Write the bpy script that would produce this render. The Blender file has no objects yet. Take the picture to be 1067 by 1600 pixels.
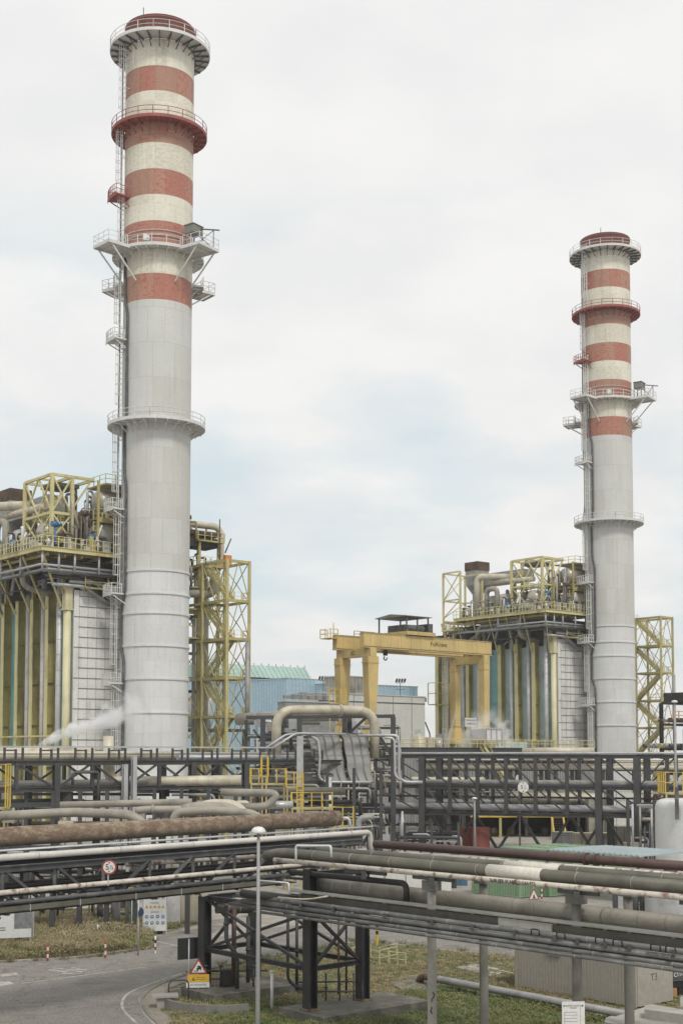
import bpy, math, random
from mathutils import Vector, Matrix
random.seed(7)
R = math.radians
sc = bpy.context.scene
COL = sc.collection
# ------------------------------------------------------------------ camera, sky, sun, exposure
F, HC, TH = 2100.0, 11.0, R(4.0)
cam = bpy.data.cameras.new('camera'); camo = bpy.data.objects.new('camera', cam); COL.objects.link(camo)
camo.location = (0, 0, HC); camo.rotation_euler = (R(90)+TH, 0, 0)
cam.sensor_fit = 'VERTICAL'; cam.sensor_height = 36; cam.sensor_width = 24
cam.lens = 36*F/1600; cam.shift_y = (1180-F*math.tan(TH)-800)/1600
cam.clip_start = .5; cam.clip_end = 9000
sc.camera = camo
PY0 = 1180-F*math.tan(TH)
sc.view_settings.view_transform = 'Standard'; sc.view_settings.look = 'None'
sc.view_settings.exposure = 0.33; sc.view_settings.gamma = 1
sc.cycles.max_bounces = 8; sc.cycles.diffuse_bounces = 3; sc.cycles.volume_bounces = 5; sc.cycles.transparent_max_bounces = 12
SUN_EL, SUN_AZ = 50, 158      # azimuth measured from +Y clockwise: behind the camera, to its right
w = bpy.data.worlds.new('World'); sc.world = w; w.use_nodes = True
nt = w.node_tree; N = nt.nodes; L = nt.links; N.clear()
out = N.new('ShaderNodeOutputWorld'); bg = N.new('ShaderNodeBackground'); bg.inputs[1].default_value = .1
L.new(bg.outputs[0], out.inputs[0])
sky = N.new('ShaderNodeTexSky'); sky.sky_type = 'NISHITA'; sky.sun_disc = False
sky.sun_elevation = R(SUN_EL); sky.sun_rotation = R(SUN_AZ); sky.dust_density = 2.0
tc = N.new('ShaderNodeTexCoord'); sx = N.new('ShaderNodeSeparateXYZ'); L.new(tc.outputs['Generated'], sx.inputs[0])
def mth(op, a, b=None, c=None, tree=None, clamp=False):
    n = (tree or nt).nodes.new('ShaderNodeMath'); n.operation = op; n.use_clamp = clamp
    for i, q in enumerate((a, b, c)):
        if q is None: continue
        if isinstance(q, (int, float)): n.inputs[i].default_value = q
        else: (tree or nt).links.new(q, n.inputs[i])
    return n.outputs[0]
zz = mth('ADD', mth('MAXIMUM', sx.outputs[2], 0.0), .22)
cb = N.new('ShaderNodeCombineXYZ'); L.new(mth('DIVIDE', sx.outputs[0], zz), cb.inputs[0]); L.new(mth('DIVIDE', sx.outputs[1], zz), cb.inputs[1])
no = N.new('ShaderNodeTexNoise'); no.inputs['Scale'].default_value = 1.5; no.inputs['Detail'].default_value = 7; no.inputs['Roughness'].default_value = .52
mp = N.new('ShaderNodeMapping'); mp.inputs['Location'].default_value = (3.3, 1.9, 0); L.new(cb.outputs[0], mp.inputs[0]); L.new(mp.outputs[0], no.inputs[0])
rp = N.new('ShaderNodeValToRGB'); rp.color_ramp.elements[0].position = .40; rp.color_ramp.elements[0].color = (.10,)*3+(1,)
rp.color_ramp.elements[1].position = .56; rp.color_ramp.elements[1].color = (.99,)*3+(1,); L.new(no.outputs[0], rp.inputs[0])
no2 = N.new('ShaderNodeTexNoise'); no2.inputs['Scale'].default_value = 3.4; no2.inputs['Detail'].default_value = 6; L.new(cb.outputs[0], no2.inputs[0])
cr = N.new('ShaderNodeValToRGB'); cr.color_ramp.elements[0].position = .36; cr.color_ramp.elements[0].color = (6.75, 6.78, 6.8, 1)
cr.color_ramp.elements[1].position = .62; cr.color_ramp.elements[1].color = (7.45, 7.4, 7.3, 1); L.new(no2.outputs[0], cr.inputs[0])
up = mth('MULTIPLY', mth('SUBTRACT', sx.outputs[2], .29, clamp=True), 9.0, clamp=True)   # overcast thickens towards the zenith
lo = mth('SUBTRACT', 1.0, mth('MULTIPLY', mth('ABSOLUTE', sx.outputs[2]), 9.0), clamp=True)
fac = mth('MAXIMUM', rp.outputs[0], mth('MAXIMUM', up, lo))
mx = N.new('ShaderNodeMix'); mx.data_type = 'RGBA'; L.new(fac, mx.inputs[0]); pale = N.new('ShaderNodeMix'); pale.data_type = 'RGBA'; pale.inputs[0].default_value = .84; L.new(sky.outputs[0], pale.inputs[6]); pale.inputs[7].default_value = (5.6, 6.5, 6.75, 1)   # thin veil of high cloud over the blue
L.new(pale.outputs[2], mx.inputs[6]); L.new(cr.outputs[0], mx.inputs[7])
L.new(mx.outputs[2], bg.inputs[0])
sun = bpy.data.lights.new('sun', 'SUN'); sun.energy = 1.5; sun.angle = R(11); sun.color = (1, .955, .88)
suno = bpy.data.objects.new('sun', sun); COL.objects.link(suno)
sd = Vector((math.sin(R(SUN_AZ))*math.cos(R(SUN_EL)), math.cos(R(SUN_AZ))*math.cos(R(SUN_EL)), math.sin(R(SUN_EL))))
suno.rotation_euler = sd.to_track_quat('Z', 'Y').to_euler(); suno.location = (60, -60, 90)

# ------------------------------------------------------------------ measuring helpers (pixel of the 1067x1600 photo -> world)
def ray(px, py):
    u = (px-533.5)/F; v = -(py-PY0)/F
    return Vector((u, math.cos(TH)-v*math.sin(TH), math.sin(TH)+v*math.cos(TH)))
def at(px, py, Y):
    d = ray(px, py); return Vector((0, 0, HC))+d*(Y/d.y)
def gz(px, py, z=0):
    d = ray(px, py); return Vector((0, 0, HC))+d*((z-HC)/d.z)
def zof(py, Y): return at(533.5, py, Y).z
E2 = Vector((.768, .640)); E1 = Vector((-.640, .768)); RZ = math.atan2(.640, .768)

# ------------------------------------------------------------------ object helpers
def tag(o, label=None, cat=None, group=None, kind=None):
    if label: o['label'] = label
    if cat: o['category'] = cat
    if group: o['group'] = group
    if kind: o['kind'] = kind
    return o
def thing(name, label, cat, loc=(0, 0, 0), rz=0, group=None):
    o = bpy.data.objects.new(name, None); COL.objects.link(o); o.empty_display_size = .3
    o.location = loc; o.rotation_euler = (0, 0, rz)
    return tag(o, label, cat, group)
def copy_tree(o, parent=None):
    c = o.copy(); COL.objects.link(c); c.parent = parent
    for ch in list(o.children): copy_tree(ch, c)
    return c
def fillet(pts, r, n=5):
    pts = [Vector(p) for p in pts]; o = [pts[0]]
    for i in range(1, len(pts)-1):
        a, b, c = pts[i-1], pts[i], pts[i+1]
        d1, d2 = (a-b), (c-b); l = min(r, d1.length*.49, d2.length*.49)
        p, q = b+d1.normalized()*l, b+d2.normalized()*l
        for k in range(n+1):
            t = k/n; o.append(p*(1-t)**2+b*2*t*(1-t)+q*t*t)
    o.append(pts[-1]); return o
class MB:
    def __init__(s): s.v = []; s.f = []; s.sm = []; s.mi = []; s.m = 0
    def _a(s, vs, fs, sm=False):
        b = len(s.v); s.v += [tuple(q) for q in vs]
        for f in fs: s.f.append([b+i for i in f]); s.sm.append(sm); s.mi.append(s.m)
        return s
    def box(s, c, d, rz=0, M=None):
        x, y, z = [q/2 for q in d]; c = Vector(c)
        vs = [Vector((a, b, e)) for e in (-z, z) for b in (-y, y) for a in (-x, x)]
        if rz: m = Matrix.Rotation(rz, 3, 'Z'); vs = [m@v for v in vs]
        if M is not None: vs = [M@v for v in vs]
        return s._a([c+v for v in vs], [(0, 2, 3, 1), (4, 5, 7, 6), (0, 1, 5, 4), (2, 6, 7, 3), (0, 4, 6, 2), (1, 3, 7, 5)])
    def bx(s, x0, x1, y0, y1, z0, z1): return s.box(((x0+x1)/2, (y0+y1)/2, (z0+z1)/2), (abs(x1-x0), abs(y1-y0), abs(z1-z0)))
    def _fr(s, p0, p1, up=(0, 0, 1)):
        d = (p1-p0); l = d.length; d = d.normalized(); up = Vector(up)
        if abs(d.dot(up)) > .99: up = Vector((1, 0, 0)) if abs(d.x) < .9 else Vector((0, 1, 0))
        sd = d.cross(up).normalized(); u = sd.cross(d)
        return d, sd, u, l
    def beam(s, p0, p1, w=.2, h=None, up=(0, 0, 1)):
        h = h or w; p0 = Vector(p0); p1 = Vector(p1); d, sd, u, l = s._fr(p0, p1, up)
        vs = []
        for p in (p0, p1):
            for a, b in ((-1, -1), (1, -1), (1, 1), (-1, 1)): vs.append(p+sd*(a*w/2)+u*(b*h/2))
        return s._a(vs, [(0, 1, 2, 3), (7, 6, 5, 4), (0, 4, 5, 1), (1, 5, 6, 2), (2, 6, 7, 3), (3, 7, 4, 0)])
    def ibeam(s, p0, p1, w=.3, h=.3, t=.04, up=(0, 0, 1)):
        p0 = Vector(p0); p1 = Vector(p1); d, sd, u, l = s._fr(p0, p1, up)
        o = u*(h/2-t/2)
        s.beam(p0+o, p1+o, w, t, up); s.beam(p0-o, p1-o, w, t, up); s.beam(p0, p1, t, h-2*t, up); return s
    def tube(s, pts, r, n=12, cap=True, sm=True):
        pts = [Vector(p) for p in pts]; k = len(pts)
        rs = r if isinstance(r, (list, tuple)) else [r]*k
        t0 = (pts[1]-pts[0]).normalized(); a = Vector((0, 0, 1)) if abs(t0.z) < .9 else Vector((1, 0, 0))
        u = t0.cross(a).normalized(); vs = []; pt = t0
        for i, p in enumerate(pts):
            t = ((pts[min(i+1, k-1)]-p).normalized()+(p-pts[max(i-1, 0)]).normalized()) if 0 < i < k-1 else (pts[i+1]-p if i == 0 else p-pts[i-1])
            t = t.normalized() if t.length > 1e-6 else pt
            u = (u-t*u.dot(t)).normalized(); vv = t.cross(u); pt = t
            for j in range(n):
                an = 2*math.pi*j/n; vs.append(p+(u*math.cos(an)+vv*math.sin(an))*rs[i])
        fs = [(i*n+j, i*n+(j+1) % n, (i+1)*n+(j+1) % n, (i+1)*n+j) for i in range(k-1) for j in range(n)]
        s._a(vs, fs, sm)
        if cap:
            b = len(s.v)-len(vs)
            s.f.append([b+j for j in range(n)][::-1]); s.sm.append(False); s.mi.append(s.m)
            s.f.append([b+(k-1)*n+j for j in range(n)]); s.sm.append(False); s.mi.append(s.m)
        return s
    def lathe(s, prof, c=(0, 0, 0), n=48, ms=None, sm=True, M=None):
        c = Vector(c); vs = []
        for r, z in prof:
            for j in range(n):
                a = 2*math.pi*j/n; q = Vector((r*math.cos(a), r*math.sin(a), z)); vs.append(c+(M@q if M is not None else q))
        b = len(s.v); s.v += [tuple(q) for q in vs]
        for i in range(len(prof)-1):
            for j in range(n):
                s.f.append([b+i*n+j, b+i*n+(j+1) % n, b+(i+1)*n+(j+1) % n, b+(i+1)*n+j]); s.sm.append(sm); s.mi.append(ms[i] if ms else s.m)
        return s
    def prism(s, poly, z0, z1):
        n = len(poly)
        ar = sum(poly[i][0]*poly[(i+1) % n][1]-poly[(i+1) % n][0]*poly[i][1] for i in range(n))
        if ar < 0: poly = poly[::-1]
        vs = [(p[0], p[1], z0) for p in poly]+[(p[0], p[1], z1) for p in poly]
        return s._a(vs, [tuple(range(n))[::-1], tuple(range(n, 2*n))]+[(i, (i+1) % n, n+(i+1) % n, n+i) for i in range(n)])
    def sheet(s, pts):
        return s._a(pts, [tuple(range(len(pts)))])
    def arcdeck(s, r0, r1, z0, z1, a0, a1, n=40):
        vs = []
        for k in range(n+1):
            a = a0+(a1-a0)*k/n; cx, cy = -math.sin(a), -math.cos(a)
            vs += [(cx*r0, cy*r0, z0), (cx*r1, cy*r1, z0), (cx*r1, cy*r1, z1), (cx*r0, cy*r0, z1)]
        fs = []
        for k in range(n):
            b = k*4; c = b+4
            fs += [(b, c, c+1, b+1)[::-1], (b+1, c+1, c+2, b+2)[::-1], (b+2, c+2, c+3, b+3)[::-1], (b+3, c+3, c, b)[::-1]]
        if abs(a1-a0) < 2*math.pi-.01: fs += [(0, 1, 2, 3), (4*n+3, 4*n+2, 4*n+1, 4*n)]
        return s._a(vs, fs)
    def rail(s, pts, h=1.1, r=.035, gap=1.6, mid=2, close=False):
        pts = [Vector(p) for p in pts]
        if close: pts.append(pts[0])
        for k in range(1, mid+1): s.tube([p+Vector((0, 0, h*k/mid)) for p in pts], r, 4, sm=False)
        for a, b in zip(pts, pts[1:]):
            m = max(1, round((b-a).length/gap))
            for k in range(m): q = a.lerp(b, k/m); s.beam(q, q+Vector((0, 0, h)), r*2)
        if not close: s.beam(pts[-1], pts[-1]+Vector((0, 0, h)), r*2)
        return s
    def ladder(s, p0, p1, side, w=.5, r=.035, step=.5):
        p0 = Vector(p0); p1 = Vector(p1); sd = Vector(side).normalized()*w/2
        s.beam(p0+sd, p1+sd, r*2); s.beam(p0-sd, p1-sd, r*2); n = int((p1-p0).length/step)
        for k in range(1, n): q = p0.lerp(p1, k/n); s.beam(q-sd, q+sd, r*1.4)
        return s
    def build(s, name, mats, parent=None, label=None):
        me = bpy.data.meshes.new(name)
        me.from_pydata(s.v, [], s.f)
        me.polygons.foreach_set('use_smooth', s.sm); me.polygons.foreach_set('material_index', s.mi)
        for m in (mats if isinstance(mats, (list, tuple)) else [mats]): me.materials.append(m)
        me.update()
        o = bpy.data.objects.new(name, me); COL.objects.link(o); o.parent = parent
        if label: o['label'] = label
        return o
    def single(s, name, mats, label, cat, group=None, kind=None):
        xs, ys, zs = zip(*s.v); c = Vector(((min(xs)+max(xs))/2, (min(ys)+max(ys))/2, min(zs)))
        s.v = [(a-c.x, b-c.y, e-c.z) for a, b, e in s.v]
        o = s.build(name, mats); o.location = c
        return tag(o, label, cat, group, kind)
def struct(mb, name, mat):
    o = mb.build(name, mat); o['kind'] = 'structure'; return o
def text_mb(txt, size, mat_, name, parent, loc, rot, ext=.005, label=None):
    cu = bpy.data.curves.new('lettering', 'FONT'); cu.body = txt; cu.size = size; cu.align_x = 'CENTER'; cu.align_y = 'CENTER'; cu.extrude = ext
    t = bpy.data.objects.new('lettering', cu); COL.objects.link(t)
    dg = bpy.context.evaluated_depsgraph_get(); me = bpy.data.meshes.new_from_object(t.evaluated_get(dg))
    bpy.data.objects.remove(t); me.materials.clear(); me.materials.append(mat_)
    o = bpy.data.objects.new(name, me); COL.objects.link(o); o.parent = parent; o.location = loc; o.rotation_euler = rot
    return o

# ------------------------------------------------------------------ procedural materials
MATS = {}
def mat(name, col, rough=.6, metal=0, var=.12, vs=.5, dirt=None, damt=.5, ds=.8, dlo=.5, streak=1, bump=0, bs=12, fine=.06):
    if name in MATS: return MATS[name]
    m = bpy.data.materials.new(name); m.use_nodes = True; t = m.node_tree; n = t.nodes; l = t.links
    b = n['Principled BSDF']; b.inputs['Roughness'].default_value = rough; b.inputs['Metallic'].default_value = metal
    c = n.new('ShaderNodeTexCoord'); oi = n.new('ShaderNodeObjectInfo')
    ad = n.new('ShaderNodeVectorMath'); ad.operation = 'ADD'; l.new(c.outputs['Object'], ad.inputs[0])
    sc_ = n.new('ShaderNodeMath'); sc_.operation = 'MULTIPLY'; sc_.inputs[1].default_value = 37.; l.new(oi.outputs['Random'], sc_.inputs[0]); l.new(sc_.outputs[0], ad.inputs[1])
    def noise(scale, det=4, zs=1):
        q = n.new('ShaderNodeTexNoise'); q.inputs['Scale'].default_value = scale; q.inputs['Detail'].default_value = det
        if zs != 1:
            mp_ = n.new('ShaderNodeMapping'); mp_.inputs['Scale'].default_value = (1, 1, zs); l.new(ad.outputs[0], mp_.inputs[0]); l.new(mp_.outputs[0], q.inputs[0])
        else: l.new(ad.outputs[0], q.inputs[0])
        return q.outputs[0]
    def mixc(f, a, bb, mode='MIX'):
        q = n.new('ShaderNodeMix'); q.data_type = 'RGBA'; q.blend_type = mode
        for i, z in ((0, f), (6, a), (7, bb)):
            if isinstance(z, (int, float)): q.inputs[i].default_value = z
            elif isinstance(z, tuple): q.inputs[i].default_value = (*z, 1)
            else: l.new(z, q.inputs[i])
        return q.outputs[2]
    def ramp(x, a, bb):
        q = n.new('ShaderNodeMapRange'); q.inputs[1].default_value = a; q.inputs[2].default_value = bb; l.new(x, q.inputs[0]); return q.outputs[0]
    cc = mixc(ramp(noise(vs, 5), .3, .7), tuple(x*(1-var) for x in col), tuple(min(1, x*(1+var)) for x in col))
    if fine: cc = mixc(ramp(noise(vs*14, 3), .35, .65), cc, mixc(fine*2, cc, (.02, .02, .02)))
    if dirt:
        cc = mixc(mth('MULTIPLY', ramp(noise(ds, 8, 1/streak), dlo, dlo+.14), damt, tree=t), cc, dirt)
    l.new(cc, b.inputs['Base Color'])
    if bump:
        bp = n.new('ShaderNodeBump'); bp.inputs['Strength'].default_value = bump; bp.inputs['Distance'].default_value = .05
        l.new(noise(bs, 4), bp.inputs['Height']); l.new(bp.outputs[0], b.inputs['Normal'])
    MATS[name] = m; return m
STEEL = mat('dark steel', (.056, .058, .060), .55, .0, .25, .7, (.10, .06, .04), .35, 1.3, .56)
STEELG = mat('weathered charcoal steel', (.075, .078, .082), .6, 0, .3, .8, (.22, .21, .2), .45, 1.6, .54)
GALV = mat('galvanised steel', (.46, .47, .48), .45, .25, .15, .8, (.25, .24, .22), .4, 1.5, .55)
ALU = mat('aluminium cladding', (.52, .52, .50), .38, .35, .12, .6, (.30, .28, .24), .5, .7, .52)
CREAMP = mat('cream pipe cladding', (.56, .51, .40), .5, .1, .12, .7, (.25, .22, .17), .45, .8, .52)
BEIGEP = mat('beige insulated cladding', (.33, .305, .255), .6, .05, .16, .7, (.16, .15, .13), .5, .9, .52)
OLIVE = mat('olive grey cladding', (.125, .118, .092), .55, .05, .2, .8, (.05, .05, .04), .5, 1.2, .52)
GREYP = mat('grey pipe paint', (.30, .30, .295), .5, .1, .15, .8, (.15, .14, .13), .5, .9, .53)
WHITEP = mat('white pipe paint', (.58, .56, .52), .5, 0, .1, .7, (.33, .17, .10), .8, 1.7, .60)
WHITERUST = mat('flaking white and rust paint', (.56, .52, .45), .6, 0, .15, 1.2, (.16, .07, .045), .9, 3.6, .52)
RUST = mat('rusted pipe', (.175, .105, .068), .88, 0, .5, 1.4, (.30, .245, .165), .55, 3.2, .44, bump=.5, bs=14, fine=.35)
def rustmat():
    m = bpy.data.materials.new('lengthwise rusted pipe'); m.use_nodes = True; t = m.node_tree; n = t.nodes; l = t.links; b = n['Principled BSDF']; b.inputs['Roughness'].default_value = .88
    c = n.new('ShaderNodeTexCoord'); vr = n.new('ShaderNodeVectorRotate'); vr.rotation_type = 'Z_AXIS'; vr.inputs['Angle'].default_value = -math.atan2(.767, .641); l.new(c.outputs['Object'], vr.inputs[0])
    def nz(sc, sx_, det=8):
        mp_ = n.new('ShaderNodeMapping'); mp_.inputs['Scale'].default_value = (sx_, 1, 1); l.new(vr.outputs[0], mp_.inputs[0])
        q = n.new('ShaderNodeTexNoise'); q.inputs['Scale'].default_value = sc; q.inputs['Detail'].default_value = det; q.inputs['Roughness'].default_value = .7; l.new(mp_.outputs[0], q.inputs[0]); return q.outputs[0]
    def mr(x, a, b_, o=1.0):
        q = n.new('ShaderNodeMapRange'); q.inputs[1].default_value = a; q.inputs[2].default_value = b_; q.inputs[4].default_value = o; l.new(x, q.inputs[0]); return q.outputs[0]
    def mx_(f, a, b_):
        q = n.new('ShaderNodeMix'); q.data_type = 'RGBA'
        for i, z in ((0, f), (6, a), (7, b_)):
            if isinstance(z, tuple): q.inputs[i].default_value = (*z, 1)
            else: l.new(z, q.inputs[i])
        return q.outputs[2]
    cc = mx_(mr(nz(1.6, .3), .35, .65), (.150, .098, .068), (.225, .165, .115))
    cc = mx_(mr(nz(4.2, .5), .47, .60, .8), cc, (.33, .275, .195))
    cc = mx_(mr(nz(11, .8), .52, .62, .5), cc, (.09, .055, .04))
    s_ = n.new('ShaderNodeSeparateXYZ'); l.new(c.outputs['Object'], s_.inputs[0])
    low = mth('MULTIPLY', mr(mth('ADD', s_.outputs[2], mth('MULTIPLY', nz(4, .4), .5, tree=t), tree=t), .62, .35), .6, tree=t)   # lichen along the lower flank
    cc = mx_(low, cc, (.16, .165, .125))
    l.new(cc, b.inputs['Base Color'])
    bp = n.new('ShaderNodeBump'); bp.inputs['Strength'].default_value = .5; bp.inputs['Distance'].default_value = .04; l.new(nz(12, .6), bp.inputs['Height']); l.new(bp.outputs[0], b.inputs['Normal'])
    return m
DRED = mat('dark red pipe paint', (.085, .047, .039), .55, 0, .25, .8, (.04, .02, .02), .5, 1.4, .55)
YEL = mat('yellow structural paint', (.60, .54, .27), .55, 0, .12, .5, (.25, .17, .08), .55, .7, .56, 3)
YELD = mat('dull yellow structural paint', (.44, .38, .16), .6, 0, .16, .5, (.20, .13, .06), .6, .7, .53, 3)
CRANE = mat('crane ochre paint', (.575, .43, .175), .5, 0, .12, .3, (.30, .20, .09), .5, .5, .55, 3)
HANDY = mat('handrail yellow', (.60, .42, .06), .5, 0, .12, .8, (.3, .2, .1), .4, 2, .58)
HANDW = mat('pale handrail paint', (.64, .64, .62), .5, 0, .1, .8, (.4, .38, .34), .4, 2, .58)
REDST = mat('red railing paint', (.30, .075, .06), .6, 0, .2, .8, (.12, .05, .04), .5, 1.5, .55)
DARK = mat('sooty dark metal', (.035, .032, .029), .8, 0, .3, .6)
BROWN = mat('brown scorched casing', (.10, .062, .04), .8, 0, .35, .6, (.03, .025, .02), .7, .8, .5)
TEAL = mat('teal casing paint', (.20, .43, .43), .55, 0, .15, .3, (.25, .30, .29), .6, .5, .52, 2)
GREYC = mat('grey green casing paint', (.42, .54, .53), .55, 0, .12, .3, (.22, .24, .22), .5, .5, .54, 2)
CLADW = mat('pale grey cladding', (.76, .75, .72), .55, 0, .08, .25, (.44, .41, .36), .45, .45, .53, 3, bump=.1, bs=1.4)
CONC = mat('concrete', (.36, .345, .31), .9, 0, .14, .5, (.18, .17, .15), .5, .9, .52, bump=.25, bs=6)
CONCD = mat('stained concrete', (.22, .21, .185), .9, 0, .2, .6, (.10, .10, .085), .6, 1.2, .5, bump=.3, bs=6)
KIOSK = mat('warm grey corrugated paint', (.36, .335, .285), .7, 0, .08, .3, (.20, .18, .15), .4, .5, .54, 3)
BLUEC = mat('light blue cladding', (.42, .58, .68), .5, 0, .06, .15, (.32, .46, .55), .4, .3, .52)
GREENR = mat('sea green roofing', (.36, .50, .46), .5, 0, .1, .2, (.32, .46, .42), .4, .3, .52)
GREYB = mat('light grey wall panel', (.60, .60, .565), .7, 0, .05, .2, (.40, .39, .36), .4, .3, .54, 2)
GREENC = mat('green container paint', (.20, .31, .19), .55, 0, .12, .5, (.25, .30, .22), .5, .8, .52)
WHITE = mat('white painted metal', (.68, .68, .67), .45, 0, .05, .5, (.5, .48, .44), .4, .8, .56)
BLACK = mat('black rubber', (.015, .015, .016), .6, 0, .2)
ROOFB = mat('pale blue corrugated roof', (.40, .47, .49), .5, .1, .1, .4, (.30, .32, .32), .5, .8, .52)
ORANGE = mat('orange paint', (.62, .22, .05), .5)
DRUM = mat('drum cladding', (.40, .37, .31), .38, .25, .14, .5, (.22, .19, .15), .5, .7, .5)
SIGNRED = mat('sign red', (.33, .045, .035), .5, 0, .05)
SIGNW = mat('sign white', (.66, .66, .64), .5, 0, .04)
SIGNY = mat('sign yellow', (.62, .40, .04), .5, 0, .06)
SIGNB = mat('sign blue', (.04, .16, .34), .5, 0, .06)
INK = mat('ink black', (.02, .02, .02), .7, 0, .05)
REDB = mat('brick red box paint', (.26, .075, .055), .7, 0, .12, .6, (.15, .06, .05), .4, 1, .54)
def zc(py): return at(244, py, 175-4.5).z
def shaftmat(name, col, worn, amt, lo, seam=.22, off=0.0, pmix=.6, runs_=.5):
    m = bpy.data.materials.new(name); m.use_nodes = True; t = m.node_tree; n = t.nodes; l = t.links
    b = n['Principled BSDF']; b.inputs['Roughness'].default_value = .62
    c = n.new('ShaderNodeTexCoord'); s = n.new('ShaderNodeSeparateXYZ'); l.new(c.outputs['Object'], s.inputs[0])
    oi = n.new('ShaderNodeObjectInfo'); ang = mth('ADD', mth('MULTIPLY', mth('ARCTAN2', s.outputs[0], s.outputs[1], tree=t), 4.5, tree=t), mth('MULTIPLY', oi.outputs['Random'], 53., tree=t), tree=t)
    va = n.new('ShaderNodeVectorMath'); va.operation = 'ADD'; l.new(c.outputs['Object'], va.inputs[0]); l.new(mth('MULTIPLY', oi.outputs['Random'], 53., tree=t), va.inputs[1])
    cbx = n.new('ShaderNodeCombineXYZ'); l.new(ang, cbx.inputs[0]); l.new(s.outputs[2], cbx.inputs[1])
    br = n.new('ShaderNodeTexBrick'); l.new(cbx.outputs[0], br.inputs[0]); br.offset = .5
    br.inputs['Scale'].default_value = 1; br.inputs['Brick Width'].default_value = 2.9; br.inputs['Row Height'].default_value = 4.6
    br.inputs['Mortar Size'].default_value = .035; br.inputs['Mortar Smooth'].default_value = .1; br.inputs['Bias'].default_value = off
    br.inputs['Color1'].default_value = (0, 0, 0, 1); br.inputs['Color2'].default_value = (1, 1, 1, 1); br.inputs['Mortar'].default_value = (.5, .5, .5, 1)
    br2 = n.new('ShaderNodeTexBrick'); l.new(cbx.outputs[0], br2.inputs[0]); br2.offset = 0
    br2.inputs['Scale'].default_value = 1; br2.inputs['Brick Width'].default_value = 1.45; br2.inputs['Row Height'].default_value = 30; br2.inputs['Mortar Size'].default_value = .02
    br2.inputs['Color1'].default_value = (0, 0, 0, 1); br2.inputs['Color2'].default_value = (0, 0, 0, 1); br2.inputs['Mortar'].default_value = (1, 1, 1, 1)
    def nz(sc_, det=5, zs=1.0):
        q = n.new('ShaderNodeTexNoise'); q.inputs['Scale'].default_value = sc_; q.inputs['Detail'].default_value = det; q.inputs['Roughness'].default_value = .72
        mp_ = n.new('ShaderNodeMapping'); mp_.inputs['Scale'].default_value = (1, 1, zs); l.new(va.outputs[0], mp_.inputs[0]); l.new(mp_.outputs[0], q.inputs[0]); return q.outputs[0]
    def rmp(x, a, bb):
        q = n.new('ShaderNodeMapRange'); q.inputs[1].default_value = a; q.inputs[2].default_value = bb; l.new(x, q.inputs[0]); return q.outputs[0]
    def mixc(f, a, bb):
        q = n.new('ShaderNodeMix'); q.data_type = 'RGBA'
        for i, z in ((0, f), (6, a), (7, bb)):
            if isinstance(z, (int, float)): q.inputs[i].default_value = z
            elif isinstance(z, tuple): q.inputs[i].default_value = (*z, 1)
            else: l.new(z, q.inputs[i])
        return q.outputs[2]
    sp = n.new('ShaderNodeSeparateColor'); l.new(br.outputs[0], sp.inputs[0])
    pan = sp.outputs[0]
    base = mixc(rmp(nz(.15), .3, .7), tuple(x*.92 for x in col), tuple(min(1, x*1.06) for x in col))
    wear = mth('MULTIPLY', rmp(nz(1.9, 12, 1.7), lo, lo+.07), mth('MULTIPLY_ADD', pan, .75, .25, tree=t), tree=t)
    wear = mth('MULTIPLY', wear, amt, tree=t)
    cc = mixc(wear, base, worn)
    cc = mixc(mth('MULTIPLY', rmp(pan, .45, .62), pmix, tree=t), cc, tuple((x*.5+y*.5)*.82 for x, y in zip(col, worn)))
    cc = mixc(mth('MULTIPLY', rmp(nz(1.5, 5, .05), .54, .70), .34, tree=t), cc, tuple(x*.6 for x in col))
    cc = mixc(mth('MULTIPLY', mth('MAXIMUM', br.outputs['Fac'], mth('MULTIPLY', br2.outputs['Fac'], .45, tree=t), tree=t), seam, tree=t), cc, tuple(x*.45 for x in col))
    gm_ = None
    for zg in (zc(60), zc(188), zc(388), zc(655), zc(890), zc(1008)):
        q = n.new('ShaderNodeMapRange'); q.inputs[1].default_value = zg-9; q.inputs[2].default_value = zg; l.new(s.outputs[2], q.inputs[0])
        k = mth('MULTIPLY', q.outputs[0], mth('LESS_THAN', s.outputs[2], zg, tree=t), tree=t)
        gm_ = k if gm_ is None else mth('MAXIMUM', gm_, k, tree=t)
    runs = mth('MULTIPLY', mth('MULTIPLY', gm_, rmp(nz(2.2, 5, .06), .52, .70), tree=t), runs_, tree=t)
    cc = mixc(runs, cc, (.27, .19, .125))
    l.new(cc, b.inputs['Base Color'])
    bp = n.new('ShaderNodeBump'); bp.inputs['Strength'].default_value = .12; bp.inputs['Distance'].default_value = .1; l.new(nz(1.0), bp.inputs['Height']); l.new(bp.outputs[0], b.inputs['Normal'])
    return m
SH_RED = shaftmat('weathered red band paint', (.37, .112, .078), (.42, .31, .22), .95, .43, .45, pmix=.75)
SH_TIP = shaftmat('sooty red flue tip', (.25, .068, .052), (.15, .07, .06), .8, .42, .3)
SH_CRM = shaftmat('cream band paint', (.71, .68, .575), (.48, .42, .31), .6, .48, pmix=.3)
SH_GRY = shaftmat('pale grey shaft paint', (.56, .565, .545), (.53, .48, .39), .5, .49, .3, pmix=.30, runs_=.35)
SH_GRB = shaftmat('light grey lower shaft paint', (.64, .65, .65), (.57, .50, .42), .45, .53, .16, pmix=.20, runs_=.22)

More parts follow.
